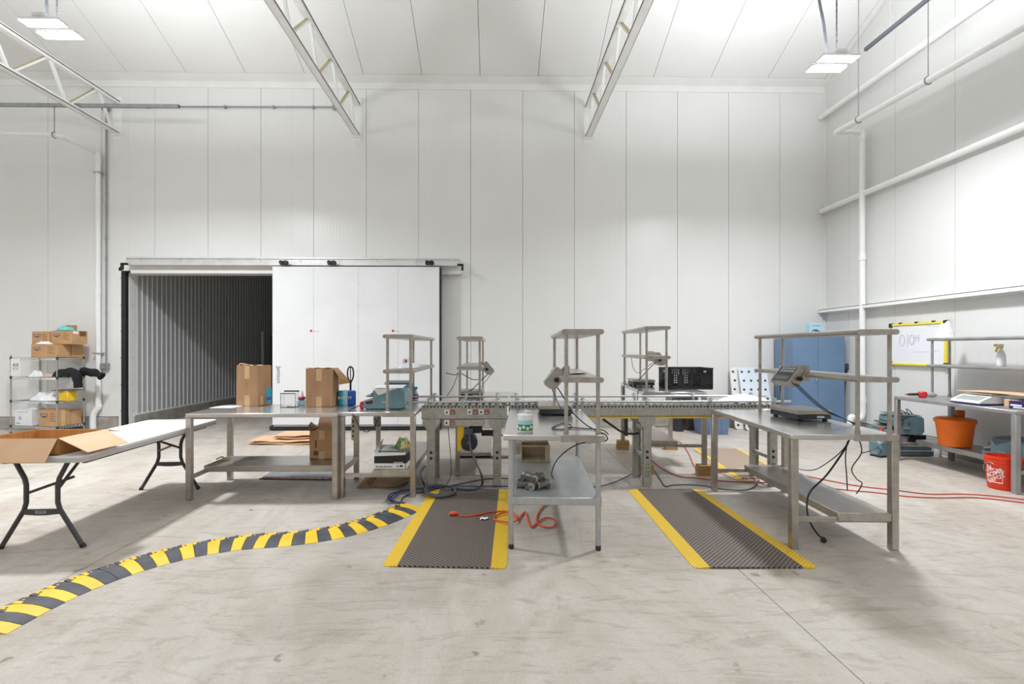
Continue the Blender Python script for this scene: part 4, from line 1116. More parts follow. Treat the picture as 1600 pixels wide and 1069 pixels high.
quadslab(MB_ := MB(), (.305, .03, .44), (.305, .2, .44), (.40, .2, .34), (.37, .03, .35), .004); MB_.build('torn_flap', M_CARD, b2, smooth=False)
quadslab(MB_ := MB(), (.37, .03, .35), (.40, .2, .34), (.45, .2, .26), (.36, .05, .25), .004); MB_.build('torn_flap', M_CARD2, b2, smooth=False)
MB().sheet(lambda u, v: (u * .29, .01 + .2 * v, .4412 + .012 * abs(math.sin(8 * u + 1)) * (1 - v)), 10, 3, thick=.003).build('torn_edge', M_CARDPALE, b2, angle=20)
pp = G(354, 636, .901)
o = MB().prism([(-.14, -.1), (.12, -.11), (.15, .1), (-.1, .11)], 0, .003).build('paper_sheet', M_PAPER, None, smooth=False)
o.location = (pp.x, pp.y, .9015); tag(o, 'white paper sheet lying at the left end of the long bench', 'paper')
pa = G(438, 637, .9)
ah = thing('acrylic_holder', 'clear acrylic holder standing between the two tall cartons', 'holder', (pa.x, pa.y, .901))
MB().box(0, .17, 0, .004, 0, .16).box(0, .17, .1, .104, 0, .18).box(0, .004, .004, .1, 0, .16).box(.166, .17, .004, .1, 0, .16).box(0, .17, 0, .104, -.0, .004).build('clear_walls', M_GLASSY, ah, smooth=False)
MB().box(-.002, .172, -.003, .0, .154, .164).box(-.002, .172, .104, .107, .17, .185).build('top_rim', M_STRUT, ah, smooth=False)
MB().box(.06, .14, .03, .08, .004, .012).build('card_slip', M_PAPER, ah, smooth=False)
pk = G(472, 633, .9)
sp_ = thing('snack_packet', 'small packet with a magenta band beside the right tall carton', 'packet', (pk.x, pk.y, .901))
MB().box(-.06, .04, -.03, .03, 0, .06, b=.012).build('packet_body', M_LTBLUE, sp_)
MB().box(-.045, .035, -.032, .032, .06, .10, b=.012).build('packet_top', M_PINK, sp_)
MB().lathe([(.02, .1), (.02, .13), (.008, .15), (.008, .17)], (.0, 0, 0), 10).build('spout', M_WHITE, sp_)
pr_ = G(539.5, 634, .9); 
pt = thing('paper_towel_pack', 'blue wrapped paper towel rolls at the right end of the long bench', 'paper towel', (pr_.x, pr_.y + .06, .901))
MB().lathe([(.055, 0), (.064, .01), (.064, .16), (.05, .172)], (-.042, 0, 0), 18).build('towel_roll', M_CYAN, pt)
MB().lathe([(.055, 0), (.064, .01), (.064, .16), (.05, .172)], (.042, .0, 0), 18).build('towel_roll', M_BLUE, pt)
MB().lathe([(.045, 0), (.05, .01), (.05, .165), (.04, .17)], (0, -.02, 0), 18).build('wrapper', M_LTBLUE, pt)
text('BOUNTY', .046, 'lettering', M_WHITE, pt, TR(0, -.074, .09) @ FACE_CAM, ext=.004, sx=.85)
lp = thing('looped_handle', 'black looped handle standing up behind the blue paper towels', 'handle', (pr_.x + .005, pr_.y + .19, .901))
MB().cyl((0, 0, 0), (0, 0, .26), .012, 8).build('stem', M_BLACK, lp)
MB().tube(smooth_path([(0, 0, .25), (-.034, 0, .33), (-.03, 0, .42), (0, 0, .45), (.03, 0, .42), (.034, 0, .33), (0, 0, .25)], 5), .009, 8).tube([(0, 0, .25), (0, 0, .44)], .006, 6).build('loop', M_BLACK, lp)
MB().lathe([(.04, 0), (.04, .006), (.012, .02)], (0, 0, 0), 14).build('foot', M_BLACK, lp)
# lower shelf of the long bench
p3 = G(484, 717.5, .292)
b3 = carton('open carton with raised flaps on the lower shelf of the long bench', (p3.x, max(p3.y, nC.y + .32), .2915), 0, .275, .25, .33, M_CARD2, opened=1)
quadslab(MB_ := MB(), (0, 0, .33), (0, .25, .33), (-.07, .22, .40), (-.03, .03, .38), .004); MB_.build('flap', M_CARD, b3, smooth=False)
quadslab(MB_ := MB(), (0, .25, .33), (.275, .25, .33), (.24, .28, .47), (.02, .28, .47), .004); MB_.build('flap', M_CARDPALE, b3, smooth=False)
quadslab(MB_ := MB(), (.06, .002, .33), (.275, .002, .33), (.22, .11, .37), (.12, .10, .385), .004); MB_.build('flap', M_CARDPALE, b3, smooth=False)
MB().cyl((.07, -.001, .07), (.07, .0, .07), .03, 12).box(.06, .08, -.0012, 0, .13, .22).build('printed_mark', M_BROWNINK, b3, smooth=False)
pz = G(346, 719.5, .292)
sc = thing('wire_scrap', 'small bent orange-brown offcut on the lower shelf of the long bench', 'offcut', (pz.x, pz.y, .294))
MB().tube(smooth_path([(-.06, 0, .01), (0, .02, .035), (.05, -.03, .012), (.08, .03, .012)], 4), .008, 6).build('bent_strip', M_WOOD, sc)
# stack of flattened cartons by the door
fp = G(388, 695.5, 0)
for k in range(4):
    o = MB()
    w0 = 1.05 - .12 * (k > 1); x0 = .0 if k < 2 else .32
    o.sheet(lambda u, v: (x0 + u * w0, v * (.55 if k < 2 else .45) + (.0 if k < 2 else .1) + .012 * math.sin(23 * u + 3 * k) * (1 - v), .022 + .010 * math.sin(7 * u + k) * (1 - v)), 24, 3, thick=.014)
    b_ = o.build('flattened_carton', M_CARDPALE if k % 2 else M_CARD2, None, angle=20)
    b_.location = (fp.x + .01 * k, fp.y + .02 * k, .003 + k * .034); b_.rotation_euler.z = (-.03, .02, .0, .03)[k]
    tag(b_, ('lowest flattened carton of the stack by the sliding door', 'second flattened carton from the floor by the sliding door', 'third flattened carton from the floor by the sliding door', 'topmost flattened carton of the stack by the sliding door')[k], 'cardboard', 'flattened cartons by the door')
# ------------------------------------------------------------------ tape machines (D bench, right wall)
def tape_machine(label, loc, rz, s_=1.0, m=None, paper=True, plug=False, group='teal tape dispensing machines'):
    m = m or M_TEAL
    t = thing('tape_machine', label, 'tape machine', loc, rz, group)
    w, d = .46 * s_, .26 * s_
    MB().prism([(0, .012), (w * .93, .012), (w, .05), (w * .99, .20 * s_), (w * .93, .225 * s_), (w * .72, .225 * s_), (w * .36, .15 * s_), (w * .27, .21 * s_), (w * .24, .21 * s_), (w * .24, .10 * s_), (.03, .075 * s_), (0, .06 * s_)], 0, d, plane='xz').build('casing', m, t, angle=20)
    q = MB(); quadslab(q, (w * .25, .01, .235 * s_), (w * .93, .01, .232 * s_), (w * .93, d - .01, .25 * s_), (w * .25, d - .01, .25 * s_), .006)
    q.prism([(w * .25, .225 * s_), (w * .36, .155 * s_), (w * .8, .228 * s_), (w * .8, .235 * s_)], .004, d - .004, plane='xz')
    q.build('top_cover', M_WHITE if paper else M_TEALDARK, t, smooth=False)
    MB().box(.02, w * .26, .04, d - .04, .135 * s_, .155 * s_, b=.008).cyl((w * .2, .06, .165 * s_), (w * .2, d - .06, .165 * s_), .018, 10).build('cutter_head', M_TEALDARK, t)
    MB().prism([(.0, .075 * s_), (w * .24, .11 * s_), (w * .24, .13 * s_), (.0, .095 * s_)], .02, d - .02, plane='xz').build('feed_plate', M_STEEL, t, smooth=False)
    MB().cyl((w * .45, -.008, .085 * s_), (w * .62, -.008, .085 * s_), .006, 8).build('handle', M_GALV, t)
    MB().prism([(w * .03, .08 * s_), (w * .23, .108 * s_), (w * .23, .065 * s_), (w * .1, .06 * s_)], -.001, 0, plane='xz').build('name_plate', M_SCREEN, t, smooth=False)
    for x in (.04, w - .06):
        for y in (.03, d - .03): MB().cyl((x, y, 0), (x, y, .014), .014, 8).build('foot', M_BLACK, t)
    if plug: MB().box(-.045, -.006, .03, .09, .0, .085, b=.01).cyl((-.02, .02, .04), (-.02, .03, .04), .022, 10).build('red_switch', M_RED, t)
    return t
pm = G(567, 640.5, .9)
tape_machine('teal tape machine with a red switch and white cover on the left conveyor bench', (pm.x, pm.y, .901), 0, plug=True)
pm2 = G(585, 629, .9)
tape_machine('teal tape machine with a dark cover, standing behind the red-switched one', (pm2.x + .0, 6.12, .901), .05, 1.0, paper=False)
p = G(556, 641, .9)
cable('machine_cable', 'black cord looping below the red-switched tape machine', [(p.x + .02, pm.y + .03, .94), (p.x - .03, pm.y - .16, .91), VY(555, 652, pm.y - .22), VY(561, 667, pm.y - .22), VY(574, 675, pm.y - .22), VY(586, 664, pm.y - .22), VY(592, 652, pm.y - .20)], .005, M_CORD)
pw = G(633, 629, .9)
tub('white tub with green leaf print at the right of the tape machines', (pw.x, min(pw.y, 6.1) + .1, .901), .068, .17)
ps = G(648.5, 625, .9)
sb = thing('spray_bottle', 'teal spray bottle at the far end of the left conveyor bench', 'bottle', (ps.x + .01, 6.36, .901))
MB().lathe([(.035, 0), (.038, .01), (.036, .09), (.016, .12), (.014, .14)], (0, 0, 0), 16).build('bottle', M_LTBLUE, sb)
MB().box(-.06, .03, -.012, .012, .14, .175, b=.008).prism([(-.035, .14), (-.02, .14), (-.03, .09), (-.045, .095)], -.006, .006, plane='xz').build('trigger_head', M_TEALBAG, sb)
MB().lathe([(.0385, .02), (.0395, .025), (.0385, .08)], (0, 0, 0), 16).build('label', M_PINK, sb)
heap('clear_film', 'crumpled white film on the middle riser shelf of the tape machine bench', 'film', at(BD, 1.05, W_ := .64, 1.353), .12, .34, .05, M_PLASTICBAG, 13)
sl = thing('shelf_tag', 'small pink and white tag standing on the riser shelf by the door edge', 'tag', at(BD, .85, .56, 1.353))
MB().box(-.035, .035, -.002, .002, 0, .095).build('card', mat('pale_pink_card', (232, 216, 232), .7), sl, smooth=False)
MB().box(-.006, .018, -.003, -.002, .05, .085).box(-.012, .008, -.003, -.002, .012, .04).build('print', M_PINK, sl, smooth=False)
# carton on its lower shelf
bs = at(BD, 1.555, .365, .2915)
wb_ = thing('banded_carton', 'white carton with a wide black band, full of paper sheets, under the tape machine bench', 'box', bs, -.03)
w, d, h = .34, .30, .20
def wallpoly(m_, y0, y1, th, mt):   # front face is lower in the middle
    m_.prism([(0, y0), (w * .93, y0), (w, y1), (0, y1)], 0, th, mat=mt, plane='xz')
fw = MB().prism([(0, 0), (w * .96, 0), (w * .965, .06), (0, .06)], 0, .004, plane='xz').prism([(0, .06), (w * .965, .06), (w * .985, .15), (0, .135)], 0, .004, mat=1, plane='xz').prism([(0, .135), (w * .985, .15), (w * .99, .175), (0, .175)], 0, .004, plane='xz')
fw.box(w * .62, w * .9, -.0012, 0, .058, .075, mat=0)
for k in range(5): fw.box(w * .64 + k * .017, w * .64 + k * .017 + .01, -.002, -.001, .06, .073, mat=2)
for k in range(8): fw.box(.02 + k * .022, .036 + k * .022, -.0014, 0, .02, .032 - .004 * (k % 2), mat=2)
fw.prism([(w * .7, .03), (w * .73, .022), (w * .76, .03), (w * .73, .042)], -.0014, 0, mat=1, plane='xz').box(w * .8, w * .9, -.0014, 0, .024, .042, mat=1)
fw.build('front', [M_PAPER, M_BLACK, M_INK], wb_, smooth=False)
MB().box(0, w, d - .004, d, 0, h).box(0, .004, .004, d - .004, 0, h).box(0, w, 0, d, 0, .004).build('shell', M_PAPER, wb_, smooth=False)
MB().prism([(.0, 0), (.06, 0), (.06, .06), (0, .06)], .004, d - .004, plane='xz', M=TR(w - .006, 0, 0) @ RY(0)).build('end', M_PAPER, wb_, smooth=False) if False else MB().box(w - .004, w, 0, d, 0, .06).box(w - .002, w + .004, 0, d, .06, .15, mat=1).build('end', [M_PAPER, M_BLACK], wb_, smooth=False)
quadslab(MB_ := MB(), (0, 0, .175), (0, d, h), (.02, d, h + .07), (.015, .05, .23), .003); MB_.build('flap', M_PAPER, wb_, smooth=False)
for k in range(12):
    x = .05 + k * .019
    quadslab(MB_ := MB(), (x, .03, .01), (x, d - .03, .01), (x + .015, d - .04, .205 + .004 * (k % 3)), (x + .015, .03, .20 + .003 * (k % 2)), .0015); MB_.build('paper_sheet', M_PAPER, wb_, smooth=False)
gb = heap('green_packet', 'crumpled green and tan packet on the right corner of the banded carton', 'packet', Vector(bs) + Vector((.275, .14, .2)), .075, .10, .11, mat('green_foil', (44, 132, 62), .35, rgb2=(202, 176, 120), scale=16, lo=.45, hi=.55), 15, n=14)
# hanging power strip and outlet box
st_ = thing('power_strip', 'beige power strip hanging between the two left benches', 'power strip', (nD.x + .075, 5.40, .56))
MB().box(-.025, .025, -.015, .015, .0, .26, b=.012).build('housing', mat('beige_plastic', (196, 184, 160), .5), st_)
for k in range(4): MB().box(-.008, .008, -.017, -.0148, .035 + k * .055, .06 + k * .055).build('socket', M_INK, st_, smooth=False)
MB().tube([(0, 0, .25), (-.02, -.0, .30), (-.04, 0, .312)], .005, 6).build('cord', M_CORD, st_)
bo = thing('outlet_box', 'weathered metal outlet box fixed to the far left leg of the tape machine bench', 'outlet box', at(BD, .03, .03, .60))
MB().box(-.045, .045, -.075, -.028, -.09, .10, b=.01).box(-.05, .05, -.08, -.072, -.05, .05, b=.004).build('box', M_CASTER, bo)
MB().cyl((.012, -.05, .10), (.012, -.05, .25), .008, 8).cyl((-.018, -.05, .1), (-.018, -.05, .25), .006, 8).build('conduit', M_CONDUIT, bo)
# flattened cardboard on the floor below
fa = G(553, 764, 0)
o = MB().prism([(0, .004), (.10, .07), (.11, .07), (.15, .012), (.42, .012), (.46, .02), (.60, .10), (.61, .10), (.44, .004)], 0, .55, plane='xz').build('folded_carton', mat('dark_worn_cardboard', (146, 116, 88), .85, rgb2=(164, 132, 102), scale=5), None, smooth=False)
o.location = (fa.x + .02, fa.y + .02, .0); o.rotation_euler.z = .03; tag(o, 'folded-out brown carton lying on the floor under the tape machine bench', 'cardboard')

# ------------------------------------------------------------------ centre bench B
p = G(843, 649.5, .902)
bench_scale('platform scale on the galvanised centre bench', (p.x, p.y, .901), -.05, .33, .42, tagged=False)
indicator('scale readout facing left on the centre bench riser', at(BB, 1.13, .385, 1.345), -1, -.06)
p = G(821.5, 676, .902)
tub('tub of wipes with green leaf print at the near edge of the centre bench', (p.x, p.y + .07, .901), .0625, .14)
o = MB().sheet(lambda u, v: (u * .2, v * .14, .003 + .006 * math.sin(3 * u + 4 * v)), 5, 4, thick=.002).build('paper_sheet', M_PAPER); o.location = at(BB, 1.25, .53, 1.356); o.rotation_euler.z = .4; tag(o, 'white paper on the middle riser shelf of the centre bench', 'paper')
def bz(x, y, z): return at(BB, x, y, z)
i0 = at(BB, 1.2, .40, 1.30)
cable('readout_cord', 'thick black cord from the centre readout down past the riser post', [i0, bz(1.28, .47, 1.20), bz(1.36, .55, 1.06), bz(1.46, .66, .96), bz(1.50, .76, .912), bz(1.52, .805, .89), bz(1.5, .80, .84), bz(1.42, .6, .80), bz(1.3, .45, .66), bz(1.15, .40, .5), bz(1.05, .42, .418)], .005, M_CORD)
cable('readout_cord', 'thin slate cord from the centre readout to its scale', [i0 + Vector((-.03, 0, 0)), bz(1.16, .42, 1.18), bz(1.1, .47, 1.07), bz(1.05, .53, .97), bz(.98, .545, .93)], .004, M_SLATECORD)
cable('readout_cord', 'loose dark cord coiled on the centre bench top', [bz(1.0, .52, .908), bz(1.2, .42, .906), bz(1.32, .40, .906), bz(1.34, .5, .906), bz(1.24, .56, .908), bz(1.16, .55, .918), bz(1.2, .5, .92), bz(1.27, .55, .91), bz(1.3, .68, .906), bz(1.36, .80, .905), bz(1.3, .86, .86)], .0045, M_CORD)
p = G(815, 722, .412)
ck = thing('wooden_crate', 'small open wooden crate on the lower shelf of the centre bench', 'crate', (p.x - .01, p.y, .4115), -.03)
for nm, b_ in (('end_panel', (0, .014, 0, .26, 0, .17)), ('end_panel', (.286, .30, 0, .26, 0, .17)), ('back_board', (.014, .286, .246, .26, 0, .17)), ('bottom_board', (.014, .286, .0, .246, 0, .012)), ('top_rail', (.014, .286, 0, .012, .155, .17)), ('top_rail', (.014, .286, .2, .246, .158, .17))):
    MB().box(*b_, b=.002).build(nm, M_WOODPALE, ck, smooth=False)
MB().box(-.001, .0, .06, .12, .1, .13).build('hand_slot', M_DARK, ck, smooth=False)
MB().box(.25, .286, .0, .008, .012, .155).build('corner_post', M_WOODPALE, ck, smooth=False)
# heap of worn casters
cp = G(836, 762, .412); rnd = random.Random(4); first = None
spots = [(-.10, .0, .03, 0), (-.02, -.03, .036, 1.2), (.07, -.02, .036, .4), (.10, .05, .03, 2.2), (.01, .06, .036, 2.8), (-.06, .08, .03, 1.9), (.03, .01, .085, .9), (-.04, .03, .085, 2.4)]
CL = ['worn grey caster at the left end of the heap on the lower shelf', 'worn caster at the near edge of the heap, left of centre', 'worn caster at the near edge of the heap, right of centre',
      'worn caster at the right end of the heap on the lower shelf', 'worn caster at the back of the heap, right of centre', 'worn caster at the back left of the heap on the lower shelf',
      'right one of two casters lying on top of the heap', 'left one of two casters lying on top of the heap']
def caster_parts(t):
    M = RX(0)
    MB().tube([(-.055, 0, 0), (.055, 0, 0)], .028, 12).build('wheel', M_CASTER, t)
    for a, b_ in ((-.058, -.05), (.05, .058)): MB().tube([(a, 0, 0), (b_, 0, 0)], .031, 12).build('rim', M_GALV, t)
    MB().box(-.062, -.058, -.012, .05, -.012, .012).box(.058, .062, -.012, .05, -.012, .012).box(-.062, .062, .048, .052, -.014, .014).build('fork', M_CASTER, t, smooth=False)
    MB().cyl((0, .052, 0), (0, .085, 0), .009, 8).build('stem', M_DARK, t)
for k, (x, y, z, a) in enumerate(spots):
    if first is None:
        first = thing('caster', CL[0], 'caster', (cp.x + x, cp.y + y, .412 + z), a, 'heap of worn casters'); caster_parts(first)
    else:
        c = first.copy(); COL.objects.link(c); c.location = (cp.x + x, cp.y + y, .412 + z); c.rotation_euler = (rnd.uniform(-.4, .4), rnd.uniform(-.15, .15), a)
        c['label'] = CL[k]
        for ch in list(first.children):
            q = ch.copy(); COL.objects.link(q); q.parent = c

# ------------------------------------------------------------------ right foreground bench A
p = G(1246, 658.5, .902)
bench_scale('platform scale on the right foreground bench', (p.x, p.y, .901), .03, .32, .42)
indicator('scale readout facing left on the right foreground bench riser, near the blue cabinet', at(BA, .82, .365, 1.335), -1, .045)
def az(x, y, z): return at(BA, x, y, z)
j0 = az(.93, .40, 1.28)
for k, (dx, lb) in enumerate(((0, 'nearest blue-black cord hanging from the right bench readout'), (-.02, 'middle blue-black cord hanging from the right bench readout'), (-.045, 'farthest blue-black cord hanging from the right bench readout'))):
    cable('readout_cord', lb, [j0 + Vector((dx, -.01 * k, -.01)), az(.97 + .01 * k, .50, 1.15 - .02 * k), az(1.0, .64, 1.02 - .01 * k), az(1.05, .78, .94), az(1.1, .835, .90 - .012 * k), az(1.1, .85, .8)], .0038, mat('blue_black_cord', (34, 44, 70), .45))
yk = nA.y + .16
cable('hanging_plug_cord', 'thick black cord hanging under the right bench, ending in a plug near the floor', [VY(1327, 687, yk + .2), VY(1318, 705, yk + .2), VY(1292, 742, yk + .15), VY(1268, 766, yk + .1), VY(1261, 785, yk + .06), VY(1264, 812, yk), VY(1277, 834, yk - .02), VY(1287, 842, yk - .03)], .0075, M_CORD)
pg = thing('power_plug', 'black three-pin plug at the end of the hanging cord', 'plug', VY(1287, 842, yk - .03))
MB().box(-.018, .03, -.012, .012, -.03, .012, b=.008, M=RY(.7)).build('body', M_BLACK, pg)
MB().box(.03, .05, -.008, -.005, -.02, -.012, M=RY(.7)).box(.03, .05, .005, .008, -.02, -.012, M=RY(.7)).build('prongs', M_GALV, pg, smooth=False)
cable('slate_hanging_cord', 'thin slate cord curving back to the left under the right bench', [VY(1327, 688, yk + .2), VY(1315, 705, yk + .3), VY(1290, 725, yk + .5), VY(1268, 735, yk + .6), VY(1240, 731, 5.3), VY(1225, 722, 5.4)], .0045, M_SLATECORD)
cable('dark_hanging_cord', 'thin dark cord hanging straight under the right bench', [VY(1324, 690, yk + .2), VY(1321, 715, yk + .2), VY(1323, 745, yk + .2), VY(1324, 766, yk + .2)], .0045, M_CORD)
cable('kinked_cord', 'kinked dark cord hanging below the right bench bracket', [VY(1343, 688, yk + .1), VY(1346, 708, yk + .1), VY(1331, 732, yk + .1), VY(1338, 748, yk + .1), VY(1347, 756, yk + .1), VY(1338, 772, yk + .1)], .0045, M_CORD)
cable('forked_cord', 'dark cord running from the bench bracket toward the tape machines on the floor', [VY(1347, 708, yk + .1), VY(1362, 704, yk + .4), VY(1374, 697, yk + .9), VY(1384, 690, yk + 1.6)], .0045, M_CORD)

# ------------------------------------------------------------------ far benches
p = G(716, 624.5, .902)
bench_scale('platform scale under the riser of the bench near the sliding door', (-.475, 6.55, .901), 0, .30, .4)
indicator('scale readout facing right on the bench near the sliding door', at(BE, .75, .375, 1.33), 1, 0)
def ez(x, y, z): return at(BE, x, y, z)
k0 = ez(.66, .36, 1.27)
cable('readout_cord', 'upper dark cord sloping from the far left readout to its scale', [k0, ez(.62, .5, 1.14), ez(.6, .62, 1.02), ez(.62, .70, .98)], .006, M_CORD)
cable('readout_cord', 'lower grey cord sloping from the far left readout to its scale', [k0 + Vector((.03, 0, -.01)), ez(.6, .44, 1.13), ez(.55, .54, 1.0), ez(.6, .60, .97)], .005, M_CONDUIT)
cable('readout_cord', 'drooping dark cord tied to the near post of the far left riser', [ez(.03, .92, 1.27), ez(-.01, .80, 1.25), ez(.05, .75, 1.27), ez(.2, .6, 1.18), ez(.4, .52, 1.17)], .005, M_CORD)
cable('slate_cable', 'slate cord dropping from the riser post to the conveyor rail', [ez(-.01, .765, 1.26), ez(-.02, .83, 1.1), ez(-.03, .90, .99)], .005, M_SLATECORD)
indicator('scale readout facing right on the raised bench, above the black crate', at(BF, .72, .385, 1.325), 1, -.085)
def fz(x, y, z): return at(BF, x, y, z)
bench_scale('dark platform scale under the riser of the raised bench', fz(.85, .74, .901), -.085, .30, .4, tagged=False)
cable('readout_cord', 'pale looping cord under the middle riser shelf of the raised bench', [fz(1.2, .70, 1.31), fz(1.15, .68, 1.15), fz(1.0, .64, 1.09), fz(.85, .6, 1.14), fz(.7, .5, 1.25)], .005, M_CONDUIT)
cable('readout_cord', 'black cord sloping from the raised bench readout to its scale', [fz(.68, .45, 1.27), fz(.75, .56, 1.14), fz(.85, .64, 1.02), fz(.9, .66, .99)], .006, M_CORD)
cable('dangling_cable', 'black cord hanging over the left edge of the raised bench', [fz(1.1, .6, .915), fz(1.15, .77, .91), fz(1.15, .815, .88), fz(1.15, .81, .6), fz(1.14, .815, .4)], .006, M_CORD)
cable('dangling_cable', 'blue cord hanging at the front left of the raised bench', [fz(.5, .70, 1.0), fz(.4, .72, .92), fz(.12, .825, .88), fz(.1, .83, .6)], .006, M_BLUECORD)
# folding crate
cq = G(1047, 609.5, 1.032)
cr_ = thing('folding_crate', 'black plastic folding crate on the raised bench', 'crate', (cq.x, 6.36, 1.032), -.01)
W3, D3, H3 = .585, .40, .285
MB().box(0, W3, 0, D3, 0, .02, b=.004).build('base', M_BLACK, cr_, smooth=False)
def lattice(name, Lw, M):
    m_ = MB()
    for z in (0.02, .20, .235, .268): m_.box(0, Lw, 0, .012, z, z + (.03 if z < .1 else .014), M=M)
    m_.box(0, Lw, -.006, .016, .268, H3, M=M)
    k = max(3, int(Lw / .028)); 
    for i in range(k + 1):
        x = i * (Lw - .012) / k; wide = .03 if i % 5 == 0 else .009
        m_.box(min(x, Lw - wide), min(x, Lw - wide) + wide, 0, .012, .02, H3, M=M)
    for z in (.075, .105, .135, .165): m_.box(0, Lw, .002, .009, z, z + .012, M=M)
    m_.box(Lw * .22, Lw * .36, .001, .011, .05, .19, M=M); m_.box(Lw * .72, Lw * .92, .001, .011, .05, .2, M=M)
    return m_.build(name, M_BLACK, cr_, smooth=False)
lattice('side_wall', W3, TR(0, 0, 0)); lattice('side_wall', W3, TR(0, D3 - .012, 0))
lattice('end_wall', D3, TR(.012, 0, 0) @ RZ(PI/2)); lattice('end_wall', D3, TR(W3, 0, 0) @ RZ(PI/2))
MB().box(W3 * .78, W3 * .84, -.008, -.002, .225, .25).build('latch', M_GALV, cr_, smooth=False)
MB().box(-.008, -.002, .12, .2, .225, .25).box(-.008, -.002, .05, .1, .02, .04).build('latch', M_GALV, cr_, smooth=False)
# steel drawer under the raised bench
dr = MB().box(.10, .42, .08, .40, .74, .852, b=.006).box(.06, .10, .12, .36, .77, .80).build('drawer', M_GREYSTEEL, BF, smooth=False)
heap('white_plastic_heap', 'white plastic sheet heaped on the long conveyor behind the right bench', 'plastic sheet', (2.93, 5.73, .947), .30, .16, .075, M_PLASTICBAG, 21)
# bin, bucket, boards, cabinet at the back
bn = thing('storage_bin', 'blue-grey plastic storage bin on the floor behind the conveyor', 'bin', (3.74, 8.78, 0))
bw, bd, bh = .53, .38, .42
MB().prism([(.03, .03), (bw - .03, .03), (bw - .03, bd - .03), (.03, bd - .03)], 0, .01).build('bottom', M_BINBLUE, bn, smooth=False)
m_ = MB()
lo4 = [(.03, .03), (bw - .03, .03), (bw - .03, bd - .03), (.03, bd - .03)]; hi4 = [(0, 0), (bw, 0), (bw, bd), (0, bd)]
for i in range(4):
    a, b_, c, d = lo4[i], lo4[(i+1) % 4], hi4[(i+1) % 4], hi4[i]
    quadslab(m_, (*a, .005), (*b_, .005), (*c, bh), (*d, bh), .004)
for x in (.14, .38): m_.box(x, x + .012, .004, .02, .03, bh - .02)
m_.build('body', M_BINBLUE, bn, smooth=False)
MB().box(-.015, bw + .015, -.015, bd + .015, bh, bh + .025, b=.008).box(.18, .35, -.02, -.012, bh - .05, bh + .01, b=.003).build('lid', M_BINBLUE, bn, smooth=False)
bk = thing('grey_bucket', 'small dark grey bucket beside the blue-grey bin', 'bucket', (3.50, 9.25, 0))
MB().lathe([(.001, .004), (.10, 0), (.13, .24), (.14, .25), (.14, .27), (.125, .27), (.10, .02), (.001, .02)], (0, 0, 0), 20).build('body', M_STRUT, bk)
bk2 = thing('dark_carton', 'dark low box on the floor behind the blue-grey bin', 'box', (3.62, 9.3, 0))
MB().box(.06, .5, 0, .3, 0, .28, b=.006).build('body', mat('dark_brown_card', (88, 76, 68), .8), bk2, smooth=False)
MB().box(.064, .496, .004, .148, .28, .284).box(.064, .496, .152, .296, .28, .284).build('flap', mat('dark_brown_card', (88, 76, 68), .8), bk2, smooth=False)
def perf_board(label, x0, x1, yb, yt, hh, nx, ny, m):
    t = thing('perforated_board', label, 'board', (x0, yb, 0), 0, 'white perforated boards')
    ang = math.atan2(yt - yb, hh); L_ = math.hypot(hh, yt - yb)
    M = RX(-ang)
    w = x1 - x0
    MB().prism(rrect(0, w, .004, L_, .06), 0, .03, M=M @ RX(PI/2) @ TR(0, 0, -.03)).build('panel', m, t, smooth=False)
    hl = MB()
    for j in range(ny):
        for i in range(nx):
            x = w * (i + .5) / nx + .02 * (j % 2) - .01; z = L_ * (j + .5) / ny
            hl.cyl(M @ Vector((x, -.003, z)), M @ Vector((x, .001, z)), .024, 8)
    hl.build('holes', M_STRUT, t, smooth=False)['kind'] = 'stuff'
    return t
perf_board('white perforated board leaning beside the blue cabinet, in front', 4.80, 5.36, 9.22, 9.54, 1.20, 4, 7, M_BLUETINT)
perf_board('white perforated board leaning behind another, farther left', 4.66, 5.20, 9.36, 9.60, 1.20, 4, 7, M_TRIM)
cbn = thing('metal_cabinet', 'tall blue two-door metal cabinet in the back right corner', 'cabinet', (5.55, 9.0, 0), -.02)
cw_, cd_, ch_ = .98, .6, 1.85
MB().box(0, cw_, .02, cd_, .06, ch_, b=.004).build('body', M_CABINET, cbn, smooth=False)
MB().box(.03, cw_ - .03, .05, cd_ - .03, 0, .06).build('plinth', M_CABINET, cbn, smooth=False)
for a, b_ in ((.006, cw_ * .49 - .002), (cw_ * .49 + .002, cw_ - .006)):
    MB().box(a, b_, 0, .02, .07, ch_ - .008, b=.004).build('door', M_CABINET, cbn, smooth=False)
MB().box(cw_ * .49 - .05, cw_ * .49 - .03, -.03, -.002, .95, 1.1, b=.006).build('handle', M_GALV, cbn)
sl_ = thing('lanyard', 'black strap with a tag hung on the left side of the blue cabinet', 'strap', (5.54, 9.34, 0))
MB().tube(smooth_path([(-.012, 0, 1.28), (-.014, -.04, 1.22), (-.014, .03, 1.15), (-.012, .0, 1.1), (-.014, 0, .75)], 4), .009, 6).build('strap', M_CORD, sl_)
MB().box(-.02, -.008, -.03, .03, 1.18, 1.24, b=.004).build('tag', M_GALV, sl_, smooth=False)
hb_ = thing('hand_brush', 'dark long-handled brush hung on the right side of the blue cabinet', 'brush', (6.585, 9.05, 0))
MB().box(-.04, .06, -.02, .03, 1.18, 1.29, b=.008).build('head', mat('dark_blue_plastic', (48, 66, 96), .5), hb_)
MB().tube([(.02, 0, 1.19), (-.02, .0, .8), (-.04, 0, .55)], .011, 8).build('handle', M_BLACK, hb_)
tb_ = thing('blue_tissue_box', 'pale blue printed box on top of the blue cabinet', 'box', (5.98, 9.15, 1.852))
MB().box(0, .25, 0, .14, 0, .205, b=.004).build('body', mat('pale_cyan', (186, 226, 238), .5), tb_, smooth=False)
